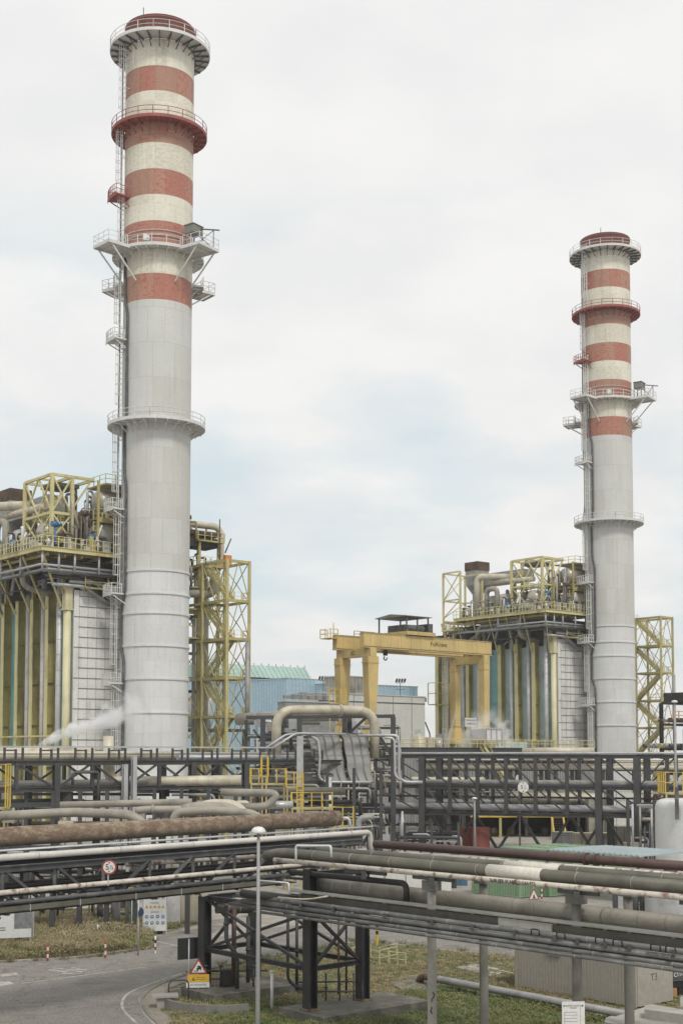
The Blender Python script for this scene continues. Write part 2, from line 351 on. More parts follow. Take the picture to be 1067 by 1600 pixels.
# ================================================================== GROUND
def stuffmat(name, cols, scs, rough=.95, bump=.3, bs=25):
    m = bpy.data.materials.new(name); m.use_nodes = True; t = m.node_tree; n = t.nodes; l = t.links
    b = n['Principled BSDF']; b.inputs['Roughness'].default_value = rough
    c = n.new('ShaderNodeTexCoord'); cur = None
    for i, (cl, s_) in enumerate(zip(cols, scs)):
        if cur is None: cur = cl; continue
        q = n.new('ShaderNodeTexNoise'); q.inputs['Scale'].default_value = s_; q.inputs['Detail'].default_value = 8; q.inputs['Roughness'].default_value = .65; l.new(c.outputs['Object'], q.inputs[0])
        mr = n.new('ShaderNodeMapRange'); mr.inputs[1].default_value = .46; mr.inputs[2].default_value = .60; l.new(q.outputs[0], mr.inputs[0])
        x = n.new('ShaderNodeMix'); x.data_type = 'RGBA'; l.new(mr.outputs[0], x.inputs[0])
        if isinstance(cur, tuple): x.inputs[6].default_value = (*cur, 1)
        else: l.new(cur, x.inputs[6])
        x.inputs[7].default_value = (*cl, 1); cur = x.outputs[2]
    if name == 'worn asphalt':
        vo = n.new('ShaderNodeTexVoronoi'); vo.feature = 'DISTANCE_TO_EDGE'; vo.inputs['Scale'].default_value = .16
        dn = n.new('ShaderNodeTexNoise'); dn.inputs['Scale'].default_value = .9; dn.inputs['Detail'].default_value = 6; l.new(c.outputs['Object'], dn.inputs[0])
        mv = n.new('ShaderNodeVectorMath'); mv.operation = 'MULTIPLY_ADD'; l.new(dn.outputs[1], mv.inputs[0]); mv.inputs[1].default_value = (2.2,)*3; l.new(c.outputs['Object'], mv.inputs[2]); l.new(mv.outputs[0], vo.inputs[0])
        mr = n.new('ShaderNodeMapRange'); mr.inputs[1].default_value = 0; mr.inputs[2].default_value = .012; mr.inputs[3].default_value = .55; mr.inputs[4].default_value = 0; l.new(vo.outputs[0], mr.inputs[0])
        x = n.new('ShaderNodeMix'); x.data_type = 'RGBA'; l.new(mr.outputs[0], x.inputs[0]); l.new(cur, x.inputs[6]); x.inputs[7].default_value = (.05, .045, .04, 1); cur = x.outputs[2]
        oil = n.new('ShaderNodeTexNoise'); oil.inputs['Scale'].default_value = .55; oil.inputs['Detail'].default_value = 3; l.new(mv.outputs[0], oil.inputs[0])
        mr = n.new('ShaderNodeMapRange'); mr.inputs[1].default_value = .64; mr.inputs[2].default_value = .72; mr.inputs[4].default_value = .45; l.new(oil.outputs[0], mr.inputs[0])
        x = n.new('ShaderNodeMix'); x.data_type = 'RGBA'; l.new(mr.outputs[0], x.inputs[0]); l.new(cur, x.inputs[6]); x.inputs[7].default_value = (.07, .065, .06, 1); cur = x.outputs[2]
    l.new(cur, b.inputs['Base Color'])
    bn = n.new('ShaderNodeTexNoise'); bn.inputs['Scale'].default_value = bs; bn.inputs['Detail'].default_value = 5; l.new(c.outputs['Object'], bn.inputs[0])
    bp = n.new('ShaderNodeBump'); bp.inputs['Strength'].default_value = bump; bp.inputs['Distance'].default_value = .03; l.new(bn.outputs[0], bp.inputs['Height']); l.new(bp.outputs[0], b.inputs['Normal'])
    return m
ASPH = stuffmat('worn asphalt', [(.235, .22, .195), (.19, .18, .16), (.27, .25, .225), (.15, .14, .125)], [1, .25, 1.1, 9], bump=.35, bs=60)
YARD = stuffmat('pale concrete yard', [(.30, .275, .24), (.25, .23, .20), (.34, .32, .28)], [1, .15, .8])
GRASSM = stuffmat('dry grass ground', [(.095, .10, .038), (.21, .17, .095), (.05, .072, .022), (.25, .215, .15)], [1, .35, .6, 1.6])
GRAV = stuffmat('gravel verge', [(.25, .22, .175), (.17, .15, .12), (.33, .30, .25)], [1, 3, 14], bump=.6, bs=40)
PAINTW = mat('worn white road paint', (.44, .43, .40), .8, 0, .1, 1, (.22, .2, .18), .8, 2.5, .47)
g = MB().sheet([(-2000, -150, 0), (2000, -150, 0), (2000, 3800, 0), (-2000, 3800, 0)]); struct(g, 'ground', YARD)
def G(pts, z=0): return [gz(x, y, z) for x, y in pts]
def flat(name, pts, z, m, kind='structure'):
    o = MB().sheet([(p.x, p.y, z) for p in G(pts)]).build(name, m); o['kind'] = kind; return o
flat('road', [(-150, 1512), (0, 1504), (110, 1499), (200, 1487), (262, 1480), (330, 1466), (420, 1450), (520, 1440), (640, 1428), (760, 1440), (900, 1466), (1120, 1500), (1120, 1528), (1000, 1516), (800, 1494), (640, 1477), (560, 1470), (470, 1487), (390, 1500), (292, 1522), (240, 1540), (216, 1560), (224, 1584), (250, 1612), (300, 1700), (-300, 1700)], .004, ASPH)
flat('road', [(240, 1464), (300, 1452), (360, 1444), (300, 1474), (262, 1479), (236, 1482)], .0045, ASPH)
flat('grass_ground', [(-60, 1432), (60, 1420), (260, 1418), (300, 1428), (312, 1444), (240, 1462), (236, 1482), (200, 1486), (110, 1498), (0, 1503), (-120, 1510)], .006, GRASSM)
flat('grass_ground', [(292, 1523), (390, 1501), (470, 1488), (560, 1471), (640, 1478), (800, 1495), (1000, 1517), (1120, 1529), (1180, 1720), (320, 1720), (262, 1612), (228, 1582), (219, 1560), (243, 1541)], .007, GRASSM)
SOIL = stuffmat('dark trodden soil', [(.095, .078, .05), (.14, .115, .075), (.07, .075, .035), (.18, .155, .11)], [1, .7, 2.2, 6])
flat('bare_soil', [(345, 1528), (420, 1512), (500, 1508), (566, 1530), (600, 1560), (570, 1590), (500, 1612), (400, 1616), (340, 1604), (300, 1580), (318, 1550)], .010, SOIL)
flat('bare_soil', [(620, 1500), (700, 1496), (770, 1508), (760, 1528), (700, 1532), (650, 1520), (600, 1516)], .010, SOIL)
flat('bare_soil', [(80, 1452), (150, 1446), (200, 1452), (186, 1462), (140, 1466), (96, 1460)], .010, GRAV)
flat('gravel_verge', [(292, 1523), (330, 1514), (300, 1530), (262, 1545), (246, 1562), (252, 1580), (290, 1606), (330, 1640), (300, 1720), (262, 1612), (228, 1582), (219, 1560), (243, 1541)], .011, GRAV)
def kerb(name, px, w_=.15, h=.11, m=CONC):
    pts = fillet([Vector((p.x, p.y, 0)) for p in G(px)], 1.5, 4); mb = MB()
    for a, b in zip(pts, pts[1:]):
        e = (b-a).normalized()*.002; mb.beam(a+Vector((0, 0, h/2)), b-e+Vector((0, 0, h/2)), w_, h)
    return struct(mb, name, m)
kerb('kerb', [(-60, 1507), (0, 1504), (110, 1499), (200, 1487), (236, 1482)])
kerb('kerb', [(262, 1612), (228, 1583), (219, 1560), (243, 1541), (292, 1523), (390, 1501), (470, 1488)], .12, .05, CONCD)
kerb('kerb', [(312, 1444), (420, 1427), (520, 1418), (640, 1409), (700, 1408)], .3, .16)
kerb('kerb', [(800, 1398), (880, 1390), (960, 1382)], .3, .18)
def paintline(px, w_=.13):
    pts = fillet([Vector((p.x, p.y, .010)) for p in G(px)], 2.5, 5); mb = MB()
    for a, b in zip(pts, pts[1:]):
        n_ = (b-a).cross(Vector((0, 0, 1))).normalized()*w_/2; mb.sheet([a-n_, b-n_, b+n_, a+n_])
    return mb
for pl in ([(34, 1537), (110, 1527), (230, 1511)], [(292, 1519), (235, 1537), (196, 1553), (188, 1575), (215, 1600), (240, 1625)],
           [(222, 1467), (280, 1478)], [(584, 1482), (640, 1470)]):
    struct(paintline(pl), 'road_marking', PAINTW)
mb = MB()
for x, y in ((84, 1516), (98, 1518), (112, 1516), (124, 1518), (106, 1521), (92, 1513), (118, 1513), (128, 1515)):
    p = gz(x, y); mb.box((p.x, p.y, .0095), (.55, .25, .002), random.uniform(-.8, .8))
struct(mb, 'road_marking', PAINTW)
mb = MB()
for q in ([(100, 1546), (120, 1543), (140, 1546), (122, 1550)],): mb.sheet([(p.x, p.y, .009) for p in G(q)])
struct(mb, 'road_patch', CONCD)
struct(MB().sheet([(p.x, p.y, .0092) for p in G([(-20, 1536), (14, 1533), (24, 1538), (-20, 1543)])]), 'road_marking', PAINTW)
struct(MB().sheet([(p.x, p.y, .0092) for p in G([(0, 1523), (26, 1520), (30, 1523), (4, 1526)])]), 'road_marking', PAINTW)

# ================================================================== CHIMNEYS
RAD = 4.5
def zc(py): return at(244, py, 175-RAD).z
def dirv(a, r, z=0): return Vector((-math.sin(a)*r, -math.cos(a)*r, z))
def make_chimney():
    t = thing('chimney', 'x', 'chimney', (-24.4, 175, 0))
    zt = zc(22); zb = [0, zc(890), zc(467), zc(426), zc(388), zc(344), zc(303), zc(263), zc(222), zc(188), zc(141), zc(102), zc(60)]
    ms = [4, 3, 0, 2, 0, 2, 0, 2, 0, 2, 0, 2]
    mb = MB(); prof = []; mi = []
    rr = lambda z: 4.42+.14*z/100
    for i in range(len(zb)-1):
        prof += [(rr(zb[i]), zb[i]), (rr(zb[i+1]), zb[i+1])]; mi += [ms[i], ms[i]]
    prof = [(rr(z), z) for z in zb]
    mb.lathe(prof, n=72, ms=ms)
    mb.build('shaft', [SH_RED, SH_TIP, SH_CRM, SH_GRY, SH_GRB], t)
    z0 = zb[-1]
    MB().lathe([(4.62, z0), (4.62, z0+2.9), (4.72, z0+2.95), (4.72, z0+3.15), (4.62, z0+3.2), (4.62, zt-.1), (4.7, zt-.08), (4.7, zt), (4.3, zt), (4.3, zt-3)], n=72).build('flue_tip', SH_TIP, t)
    for a in (20, 140, 260): MB().tube([dirv(R(a), 4.75, z0+1), dirv(R(a), 4.75, zt+.9)], .06, 6).build('lightning_rod', STEELG, t)
    for py in (890, 926, 957, 1008, 1060, 1113):
        z = zc(py); r = rr(z)
        MB().lathe([(r-.02, z-.12), (r+.14, z-.12), (r+.14, z+.12), (r-.02, z+.12)], n=72, sm=False).build('stiffening_ring', SH_GRB, t)
    for py in (262, ):
        pass
    def gallery(z, ro, m_, hm, a0=0, a1=360, th=.22, railm=None, n_=26, underm=None):
        gm = MB().arcdeck(4.66, ro, z-th, z, R(a0), R(a1), 56)
        if a1-a0 >= 360: gm.lathe([(ro-.02, z-th-.06), (ro+.06, z-th-.06), (ro+.06, z+.14), (ro-.02, z+.14)], n=72, sm=False)
        else: gm.arcdeck(ro, ro+.09, z-th-.22, z+.14, R(a0), R(a1), 40)
        g_ = gm.build('gallery', m_, t)
        c = int(n_*(a1-a0)/360)
        for i in range(c):
            k = MB(); a = R(a0+(a1-a0)*(i+.5)/c)
            k.beam(dirv(a, 4.5, z-th-.13), dirv(a, ro-.05, z-th-.13), .14, .24)
            k.beam(dirv(a, 4.55, z-th-1.15), dirv(a, ro-.7, z-th-.25), .10, .10)
            k.build('bracket', underm or m_, g_)
        rl = MB(); c = 60; pts = [dirv(R(a0+(a1-a0)*i/c), ro+.02, z) for i in range(c+1)]
        for h in (.6, 1.2): rl.tube([p+Vector((0, 0, h)) for p in pts], .045, 4, sm=False)
        for i in range(0, c+1, 3 if a1-a0 > 200 else 6): rl.beam(pts[i], pts[i]+Vector((0, 0, 1.2)), .09)
        rl.build('railing', hm, g_)
        return g_
    g1 = gallery(z0+.3, 6.62, HANDW, HANDW, underm=STEELG)
    gallery(zb[9], 6.3, REDST, REDST, underm=REDST)
    zw = zb[4]+.2
    g3 = gallery(zw, 6.0, HANDW, HANDW)
    gallery(zc(655), 6.35, HANDW, HANDW)
    def wing(aDeg, z, r1, hw, gp, dn=4.3):
        a = R(aDeg); M_ = Matrix.Rotation(-a, 3, 'Z')
        def T(x, y, zz): return M_@Vector((x, -y, zz))
        wm = MB(); c = T(0, (5.4+r1)/2, z-.1)
        wm.box(c, (hw*2, r1-5.4, .2), -a)
        for sx_ in (-1, 1): wm.beam(T(sx_*hw, 5.0, z-.2), T(sx_*hw, r1, z-.2), .12, .42)
        wm.beam(T(-hw, r1, z-.2), T(hw, r1, z-.2), .12, .42)
        for y in (6.4, 7.6): wm.beam(T(-hw, y, z-.3), T(hw, y, z-.3), .1, .2)
        o = wm.build('outrigger_platform', HANDW, t)
        MB().rail([T(-hw, 6.0, z), T(-hw, r1, z), T(hw, r1, z), T(hw, 6.0, z)], 1.25, .045, 1.2).build('railing', HANDW, o)
        for sx_ in (-1, 1): MB().beam(T(sx_*hw*.9, r1-.6, z-.4), T(sx_*hw*.8, 4.45, z-dn), .16).build('strut', HANDW, o)
        return T
    wing(47, zw, 8.9, 1.75, None); TR = wing(-55, zw, 8.9, 1.9, None)
    wing(118, zw-3.2, 8.1, 1.5, None, 2.4); wing(-128, zw-3.2, 8.0, 1.5, None, 2.4)
    gallery(zw-3.2, 6.0, HANDW, HANDW, 95, 262)
    hz = zw+.0; hb = MB(); c = TR(-.4, 6.6, hz+2.3)
    hb.box(c, (1.9, 1.5, 1.05), R(55)); hb.box(c+Vector((0, 0, .58)), (2.1, 1.7, .08), R(55)); o = hb.build('hoist_box', mat('grey green hoist paint', (.20, .20, .175), .7), t)
    s_ = MB()
    for a, b in ((-1.2, 5.9), (.5, 5.9), (-1.2, 7.3), (.5, 7.3)): s_.beam(TR(a, b, hz), TR(a, b, hz+1.75), .12)
    s_.beam(TR(-.3, 6.6, hz+2.6), TR(1.2, 9.6, hz+2.2), .14); s_.beam(TR(1.2, 8.6, hz), TR(1.2, 8.6, hz+2.4), .1)
    s_.beam(TR(-1.6, 8.6, hz), TR(1.2, 8.6, hz+2.4), .08); s_.beam(TR(1.2, 8.6, hz), TR(-1.2, 7.3, hz+1.75), .08)
    s_.build('hoist_frame', STEELG, t)
    lm = MB().box(dirv(R(8), 5.75, hz+.75), (.8, .6, .8), R(20)); lm.tube([dirv(R(8), 5.75, hz), dirv(R(8), 5.75, hz+.5)], .08, 6); lm.build('floodlight', WHITE, t)
    for a in (24, -20, -42): MB().tube([dirv(R(a), 4.5, hz+.6), dirv(R(a), 5.1, hz+.6)], .28, 12).build('sampling_port', SH_RED, t)
    # cable hoops above the second gallery and below the third
    for zz_ in (zw+1.6, zw+2.3):
        m = MB(); m.tube([dirv(R(a), 4.66, zz_) for a in range(-80, 90, 10)], .05, 5); m.build('guard_wire', HANDW, t)
    # ladder runs with cages, rest platforms
    stops = [(0, 64), (zc(1066), 56), (zc(925), 64), (zc(792), 56), (zc(655), 64), (zc(525), 56), (zw-3.6, 64), (zc(300), 56), (zb[9], 64), (z0+.3, 56)]
    for i in range(len(stops)-1):
        (za, aa), (zb_, _) = stops[i], stops[i+1]
        a = R(stops[i+1][1]); red = i in (7,) ; mm = HANDW
        ld = MB(); p0 = dirv(a, 5.15, za+.1); p1 = dirv(a, 5.15, zb_+1.2); sd = Vector((-math.cos(a), math.sin(a), 0))
        ld.ladder(p0, p1, sd, .62, .05, .7)
        for zz_ in range(int(za)+2, int(zb_), 4): 
            for q in (-.3, .3): ld.beam(dirv(a, 4.4, zz_)+sd*q, dirv(a, 5.15, zz_)+sd*q, .07)
        lo_ = ld.build('ladder', mm, t)
        cg = MB(); rd = dirv(a, 1)
        hoop = [(-.31, 0), (-.42, .3), (-.3, .65), (0, .78), (.3, .65), (.42, .3), (.31, 0)]
        zz_ = za+2.4
        while zz_ < zb_+1.1:
            cg.tube([dirv(a, 5.15, zz_)+sd*x+rd*y for x, y in hoop], .04, 4, sm=False); zz_ += 1.3
        for x, y in hoop[1:-1]: cg.beam(dirv(a, 5.15, za+2.4)+sd*x+rd*y, dirv(a, 5.15, zb_+1.0)+sd*x+rd*y, .055)
        cg.build('safety_cage', mm, lo_)
        if i in (0, 1, 2, 4, 6):
            c_ = REDST if i == 6 else HANDW; ac = (56+64)/2
            pm = MB().arcdeck(4.55, 6.7, zb_-.18, zb_, R(ac-13), R(ac+15), 8).arcdeck(6.7, 6.78, zb_-.4, zb_+.1, R(ac-13), R(ac+15), 8)
            for q in (-11, 0, 12): pm.beam(dirv(R(ac+q), 4.4, zb_-1.4), dirv(R(ac+q), 6.4, zb_-.3), .12)
            po = pm.build('rest_platform', c_, t)
            MB().rail([dirv(R(ac-13), 5.2, zb_)]+[dirv(R(ac-13+28*k/6), 6.7, zb_) for k in range(7)]+[dirv(R(ac+15), 5.2, zb_)], 1.2, .045, 1.1).build('railing', c_, po)
    # cable conduit zigzagging beside the ladder
    def zz2(py): return at(190, py, 172).z
    def conduit(seq, r, off, m_):
        pts = []
        for z_, a in seq: pts.append(dirv(R(a), 4.5+off, z_))
        return MB().tube(fillet(pts, .8, 3), r, 8).build('cable_conduit', m_, t)
    A, B = 52, 40
    seq = [(0, A-4), (zz2(1180), A-4), (zz2(1030), A-4), (zz2(1012), A+6), (zz2(950), A+6), (zz2(925), B+6), (zz2(760), B+6), (zz2(742), A), (zz2(672), A+2), (zz2(655), B+8), (zz2(490), B+8), (zz2(465), A+4), (zz2(400), A+6)]
    seq = [(z_, a) for z_, a in seq]
    conduit(seq, .17, .22, STEELG)
    conduit([(z_, a+4) for z_, a in seq], .11, .2, GALV)
    conduit([(zz2(925), 72), (zz2(905), 66), (zz2(840), 66), (zz2(795), 74), (zz2(690), 74), (zz2(655), 80), (zz2(620), 72), (zz2(545), 70), (zz2(525), 76), (zz2(400), 76), (z0, 70)], .08, .5, STEELG)
    return t
ch = make_chimney(); ch['label'] = 'tall red and cream banded chimney with grey lower shaft, the nearer and larger one'; ch['group'] = 'twin banded chimneys'
ch2 = copy_tree(ch); ch2.location = (49.9, 248.9, 0); ch2['label'] = 'smaller-looking more distant red and cream banded chimney beyond the ochre gantry crane'

# ================================================================== BOILER BLOCKS
def rpipe(pts, r, fr=None, n=10): return MB().tube(fillet(pts, fr or r*2.5, 4), r, n)
def make_boiler(left):
    rnd = random.Random(3)
    t = thing('boiler_house', 'x', 'boiler', (-35.1, 173.5, 0) if left else (39.2, 246.5, 0), RZ, 'twin yellow framed boiler blocks')
    NC = 8; SP = 4.3; zt = 31.8
    # casing between columns
    for i in range(NC-1):
        y0 = i*SP+.35; y1 = (i+1)*SP-.35
        cm = TEAL if (left or i == 3) else GREYC
        c = MB(); c.bx(.0, .3, y0, y1, 0, zt-.6)
        z = 1.6
        while z < zt-1: c.bx(-.09, 0, y0, y1, z, z+.16); z += 2.15
        c.build('casing_panel', cm, t)
        if not left and i == 3:
            for z in (5.4, 9.7, 14.0): MB().bx(-.03, -.002, y0, y1, z+.2, z+2.1).build('casing_patch', GREYC, t)
    for i in range(NC):
        y = i*SP; top = zt+(.9 if i == 0 else 0); c = MB()
        if i == 0:
            c.tube([(-.55, -.15, 0), (-.55, -.15, top-2.8)], .50, 16); c.bx(-1.05, -.05, -.65, .35, top-2.8, top); c.bx(-1.2, .05, -.8, .5, top-.3, top+.1); c.bx(-1.15, .02, -.75, .45, top-3.0, top-2.8)
        else:
            c.bx(-1.2, -1.1, y-.42, y+.42, 0, top); c.m = 1; c.bx(-.12, 0, y-.42, y+.42, 0, top); c.bx(-1.1, -.12, y-.06, y+.06, 0, top)
            c.bx(-1.25, 0.0, y-.48, y+.48, top, top+.2)
            for z in (4, 9.5, 15, 20.5, 26, 29.3): c.bx(-1.09, -.13, y-.40, y+.40, z, z+.08)
        c.build('column', [mat('pale corner column paint', (.64, .59, .37), .5, 0, .1, .5, (.35, .28, .14), .45, .7, .56, 3) if i == 0 else YEL, mat('shaded web yellow', (.38, .325, .125), .6, 0, .18, .5, (.2, .13, .06), .6, .7, .52, 3)], t)  # second yellow is darkened: shade painted onto the webs behind the front flanges
        if i < NC-1 and i != 3:
            d = MB(); yy = y+SP*.34; d.tube([(-.8, yy, 0), (-.8, yy, 36)], .40, 14)
            for z in range(2, 36, 2): d.lathe([(.405, z), (.43, z), (.43, z+.07), (.405, z+.07)], (-.8, yy, 0), 14, sm=False)
            d.build('downpipe', mat('pale pipe jacket', (.50, .50, .50), .45, .15, .12, .6, (.30, .29, .27), .4, .8, .52), t)

    MB().bx(-1.45, -1.3, -1, (NC-1)*SP, 13.4, 13.6).build('tie_beam', YEL, t)
    # gridded front wall
    W = 11.5; c = MB(); c.bx(.2, W, -.55, -.3, 0, zt+.6); c.build('end_wall', CLADW, t)
    for k in range(24): 
        z = 1.0+k*1.33
        if z < zt+.3: MB().bx(.2 if k % 3 == 0 else .9, W, -.63, -.553, z, z+.055).build('wall_rib', STEELG, t)
    c = MB(); x = .95
    while x < W: c.bx(x, x+.05, -.6, -.552, 0, zt+.6); x += 1.27
    c.build('wall_seams', GALV, t)
    MB().bx(.3, W, -.29, (NC-1)*SP, 0, zt-.8).build('inner_casing', GREYC, t)
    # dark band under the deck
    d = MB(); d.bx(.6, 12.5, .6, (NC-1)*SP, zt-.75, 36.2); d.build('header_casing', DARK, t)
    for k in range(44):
        y = rnd.uniform(-1, 28); x = rnd.uniform(-4.4, .4); z = rnd.uniform(32.6, 36)
        if rnd.random() < .5: p = rpipe([(x, y, z), (x, y+rnd.uniform(3, 9), z), (x, y+rnd.uniform(3, 9), z-rnd.uniform(1, 3))], rnd.uniform(.08, .3))
        else: p = rpipe([(x, -1.2, z), (x+rnd.uniform(3, 9), -1.2, z), (x+9, -1.2, z-2.5)], rnd.uniform(.08, .28))
        p.build('header_pipe', rnd.choice([GALV, STEELG, DARK, BEIGEP, BROWN, STEEL]), t)
    # deck
    X0, X1, Y0, Y1, ZD = -5.9, 12.5, -3.1, 20.4, 37.3
    c = MB(); c.bx(X0+.3, X1, Y0+.3, Y1, ZD-.12, ZD)
    deck = c.build('platform_deck', STEELG, t)
    e = MB()
    e.ibeam((X0, Y0, ZD-.3), (X1, Y0, ZD-.3), .35, .62, .07); e.ibeam((X0, Y0+.2, ZD-.3), (X0, Y1, ZD-.3), .35, .62, .07)
    e.build('edge_beam', YEL, deck)
    e = MB()
    for k in range(9): e.beam((X0+.3, Y0+1.5+k*3.1, ZD-.5), (3, Y0+1.5+k*3.1, ZD-.5), .18, .5)
    for k in range(5): e.beam((X0+1.2+k*2.4, Y0+.4, ZD-.95), (X0+1.2+k*2.4, Y1-2, ZD-.95), .16, .36)
    e.build('joists', YELD, deck)
    MB().bx(6.2, 12, Y0-.2, Y0+1.2, ZD-2.6, ZD-.7).build('box_girder', YELD, t)
    MB().rail([(X0, Y1, ZD), (X0, Y0, ZD), (X1, Y0, ZD)], 1.35, .045, .8, 2).build('railing', YEL, deck)
    for k in range(7):
        y = k*SP+.0
        MB().beam((X0+.4, y-1.6 if k else -2.6, ZD-.7), (-1.3, y+.2, zt-1.6), .22).build('diagonal_brace', YEL, t)
    for k in range(4): MB().beam((-1.1+k*.2, k*SP*2, zt), (-1.1+k*.2, k*SP*2, ZD-.6), .5, .4).build('stub_column', YELD, t)
    c = MB(); c.rail([(1, -2.0, zt+.9), (11, -2.0, zt+.9)], 1.5, .06, 3, 2); c.bx(1, 11, -2.2, -.6, zt+.72, zt+.9); c.build('lower_walkway', YELD, t)
    # service pipes under the deck
    MB().tube(fillet([(-5.6, 9, 35.0), (-5.6, -2.6, 35.0), (5, -2.6, 35.0)], .5), .17, 8).build('service_pipe', GALV, t)
    MB().tube(fillet([(-5.2, 14, 34.2), (-5.2, -2.2, 34.2), (8, -2.2, 34.2)], .5), .12, 8).build('service_pipe', STEELG, t)
    MB().tube(fillet([(-4.4, 22, 34.6), (-4.4, -1.8, 34.6), (6, -1.8, 34.6)], .5), .22, 8).build('service_pipe', GALV, t)
    MB().tube(fillet([(-4.6, 4.5, 37), (-4.6, 4.5, 32.9), (-.5, 4.5, 32.3), (2, 4.5, 32.3)], 1.4), .42, 12).build('service_pipe', BEIGEP, t)
    for x, y in ((-5.5, -2.7), (-5.4, 3.5), (-3.2, -2.7), (-5.5, 9), (-1, -2.8), (2.5, -2.8)): MB().tube([(x, y, 34.3), (x, y, 37.2)], .16, 8).build('hanger_pipe', GALV, t)
    # X braced frame tower
    bx0, bx1, by0, by1, bt = -2.6, -.6, .6, 8.2, 47.4; c = MB()
    for x in (bx0, bx1+.9):
        for y in (by0, by1): c.beam((x, y, ZD), (x, y, bt), .42, .42)
    for z in (bt, 42.4, 38.9):
        c.beam((bx0, by0, z), (bx0, by1, z), .3, .36); c.beam((bx1+.9, by0, z), (bx1+.9, by1, z), .3, .36)
        for y in (by0, by1): c.beam((bx0, y, z), (bx1+.9, y, z), .3, .36)
    X2 = 3.4
    for y in (by0, by1): c.beam((bx1+.9, y, bt), (X2, y, bt), .3, .36); c.beam((bx1+.9, y, bt-4.3), (X2-.4, y, bt-.3), .22)
    c.beam((X2, by0, bt), (X2, by1, bt), .3, .36); c.beam((.3, by0+3.8, bt), (bx0, by0+3.8, bt), .25)
    for (za, zb_) in ((38.9, 42.4), (42.4, bt)):
        ym = (by0+by1)/2
        for a, b in (((bx0, by0, zb_), (bx0, ym, za)), ((bx0, ym, za), (bx0, by1, zb_)), ((bx0, by0, za), (bx0, ym, zb_)), ((bx0, ym, zb_), (bx0, by1, za)),
                     ((bx0, by0, za), (.3, by0, zb_)), ((bx0, by0, zb_), (.3, by0, za)), ((.3, by0, za), (.3, by1, zb_))): c.beam(a, b, .2, .2)
    c.build('lifting_frame', YEL, t)
    MB().bx(-1.2, 2.4, 2.5, 6.5, 46.4, 46.9).build('hoist_deck', STEELG, t)
    MB().bx(2.6, 8.5, 6.2, 19.5, ZD, 42.2).build('header_house', DRUM, t)
    for k in range(10): MB().tube([(2.5, 6.5+k*1.3, ZD), (2.5, 6.5+k*1.3, 41+rnd.uniform(-1, 3))], .18, 8).build('riser_pipe', rnd.choice([GALV, BEIGEP, YELD, STEELG]), t)
    # drums
    def drum(x0, x1, y, z, r, name='steam_drum', m_=DRUM):
        pr = [(0.01, 0), (r*.5, .12*r), (r*.85, .38*r), (r, .75*r), (r, x1-x0-.75*r), (r*.85, x1-x0-.38*r), (r*.5, x1-x0-.12*r), (.01, x1-x0)]
        M_ = Matrix.Rotation(R(90), 3, 'Y'); return MB().lathe(pr, (x0, y, z), 28, M=M_).build(name, m_, t)
    drum(3.3, 13.2, .8, 44.4, 1.75); drum(2.2, 13, -.6, 39.7, 2.1); drum(-3.4, .8, 3.0, 40.0, 1.5); drum(-3.2, 3, 11, 40.0, 1.6, m_=ALU)
    for x in (4.5, 9.5): 
        MB().bx(x, x+.5, -.9, 2.3, 41.9, 42.9).build('drum_saddle', YELD, t); MB().bx(x, x+.5, -2.2, 1.2, ZD, 38.1).build('drum_saddle', YELD, t)
    MB().bx(2.5, 13, -2.4, 3.8, 41.7, 41.9).bx(2.5, 13, -2.5, -2.3, 41.3, 41.95).build('drum_platform', YELD, t)
    MB().rail([(2.5, 3.8, 41.9), (2.5, -2.4, 41.9), (13, -2.4, 41.9)], 1.2, .05, 1.2).build('upper_railing', YEL, t)
    MB().bx(4, 13, -1.6, 3.4, 46.6, 46.8).build('roof_walkway', YELD, t); MB().rail([(4, 3, 46.8), (4, -1.6, 46.8), (13, -1.6, 46.8)], 1.2, .045, 1.4).build('upper_railing', YEL, t)
    for x, y in ((2.5, -2.4), (2.5, 3.6), (7.6, -2.5), (12.4, -2.5)): MB().beam((x, y, ZD), (x, y, 46.7), .28).build('platform_post', YELD, t)
    for k in range(46):
        x = rnd.uniform(-2.2, 5.5); y = rnd.uniform(-.8, 13) if x < -.5 else rnd.uniform(-2.0, 4); h = rnd.uniform(3, 8.6); q = rnd.random(); r = rnd.uniform(.06, .24)
        if q < .45: MB().tube(fillet([(x, y, ZD), (x, y, ZD+h), (x+rnd.uniform(.4, 2), y+rnd.uniform(-.5, 2), ZD+h), (x+1.5, y+1, ZD+h*.5)], .4), r, 8).build('riser_pipe', rnd.choice([GALV, ALU, BEIGEP, DRUM, STEELG, CREAMP]), t)
        elif q < .75: MB().beam((x, y, ZD), (x, y, ZD+h), .16).build('small_post', YELD, t)
        else: MB().rail([(x, y, ZD+h*.6), (x+rnd.uniform(1, 3), y, ZD+h*.6)], 1.1, .05, .9).bx(x, x+2, y, y+.8, ZD+h*.6-.1, ZD+h*.6).build('small_landing', YEL, t)
    # tall ladders
    for x, y, z0_, z1_ in ((5.2, -3.0, ZD, 42.8), (6.9, -2.75, ZD, 42.8), (8.6, -2.7, 41.9, 47.8)): MB().ladder((x, y, z0_), (x, y, z1_), (1, 0, 0), .6, .055, .6).build('access_ladder', YEL, t)
    # arched pipes and silencer box at the far end
    MB().tube(fillet([(-3.6, 16.2, ZD), (-3.6, 16.2, 45.2), (-1.5, 8.8, 44.6), (-1.5, 8.8, 40)], 1.4, 6), .62, 14).build('arched_pipe', CREAMP, t)
    MB().tube(fillet([(-4.2, 13.2, ZD), (-4.2, 13.2, 42.4), (-4.2, 10.4, 42.4), (-4.2, 10.4, ZD)], 1.2, 6), .5, 14).build('arched_pipe', BEIGEP, t)
    MB().tube(fillet([(-2.2, 24.5 if left else 14, 44.0), (-2.2, 3, 43.6)], 1), .5, 14).build('header_pipe', CREAMP, t)
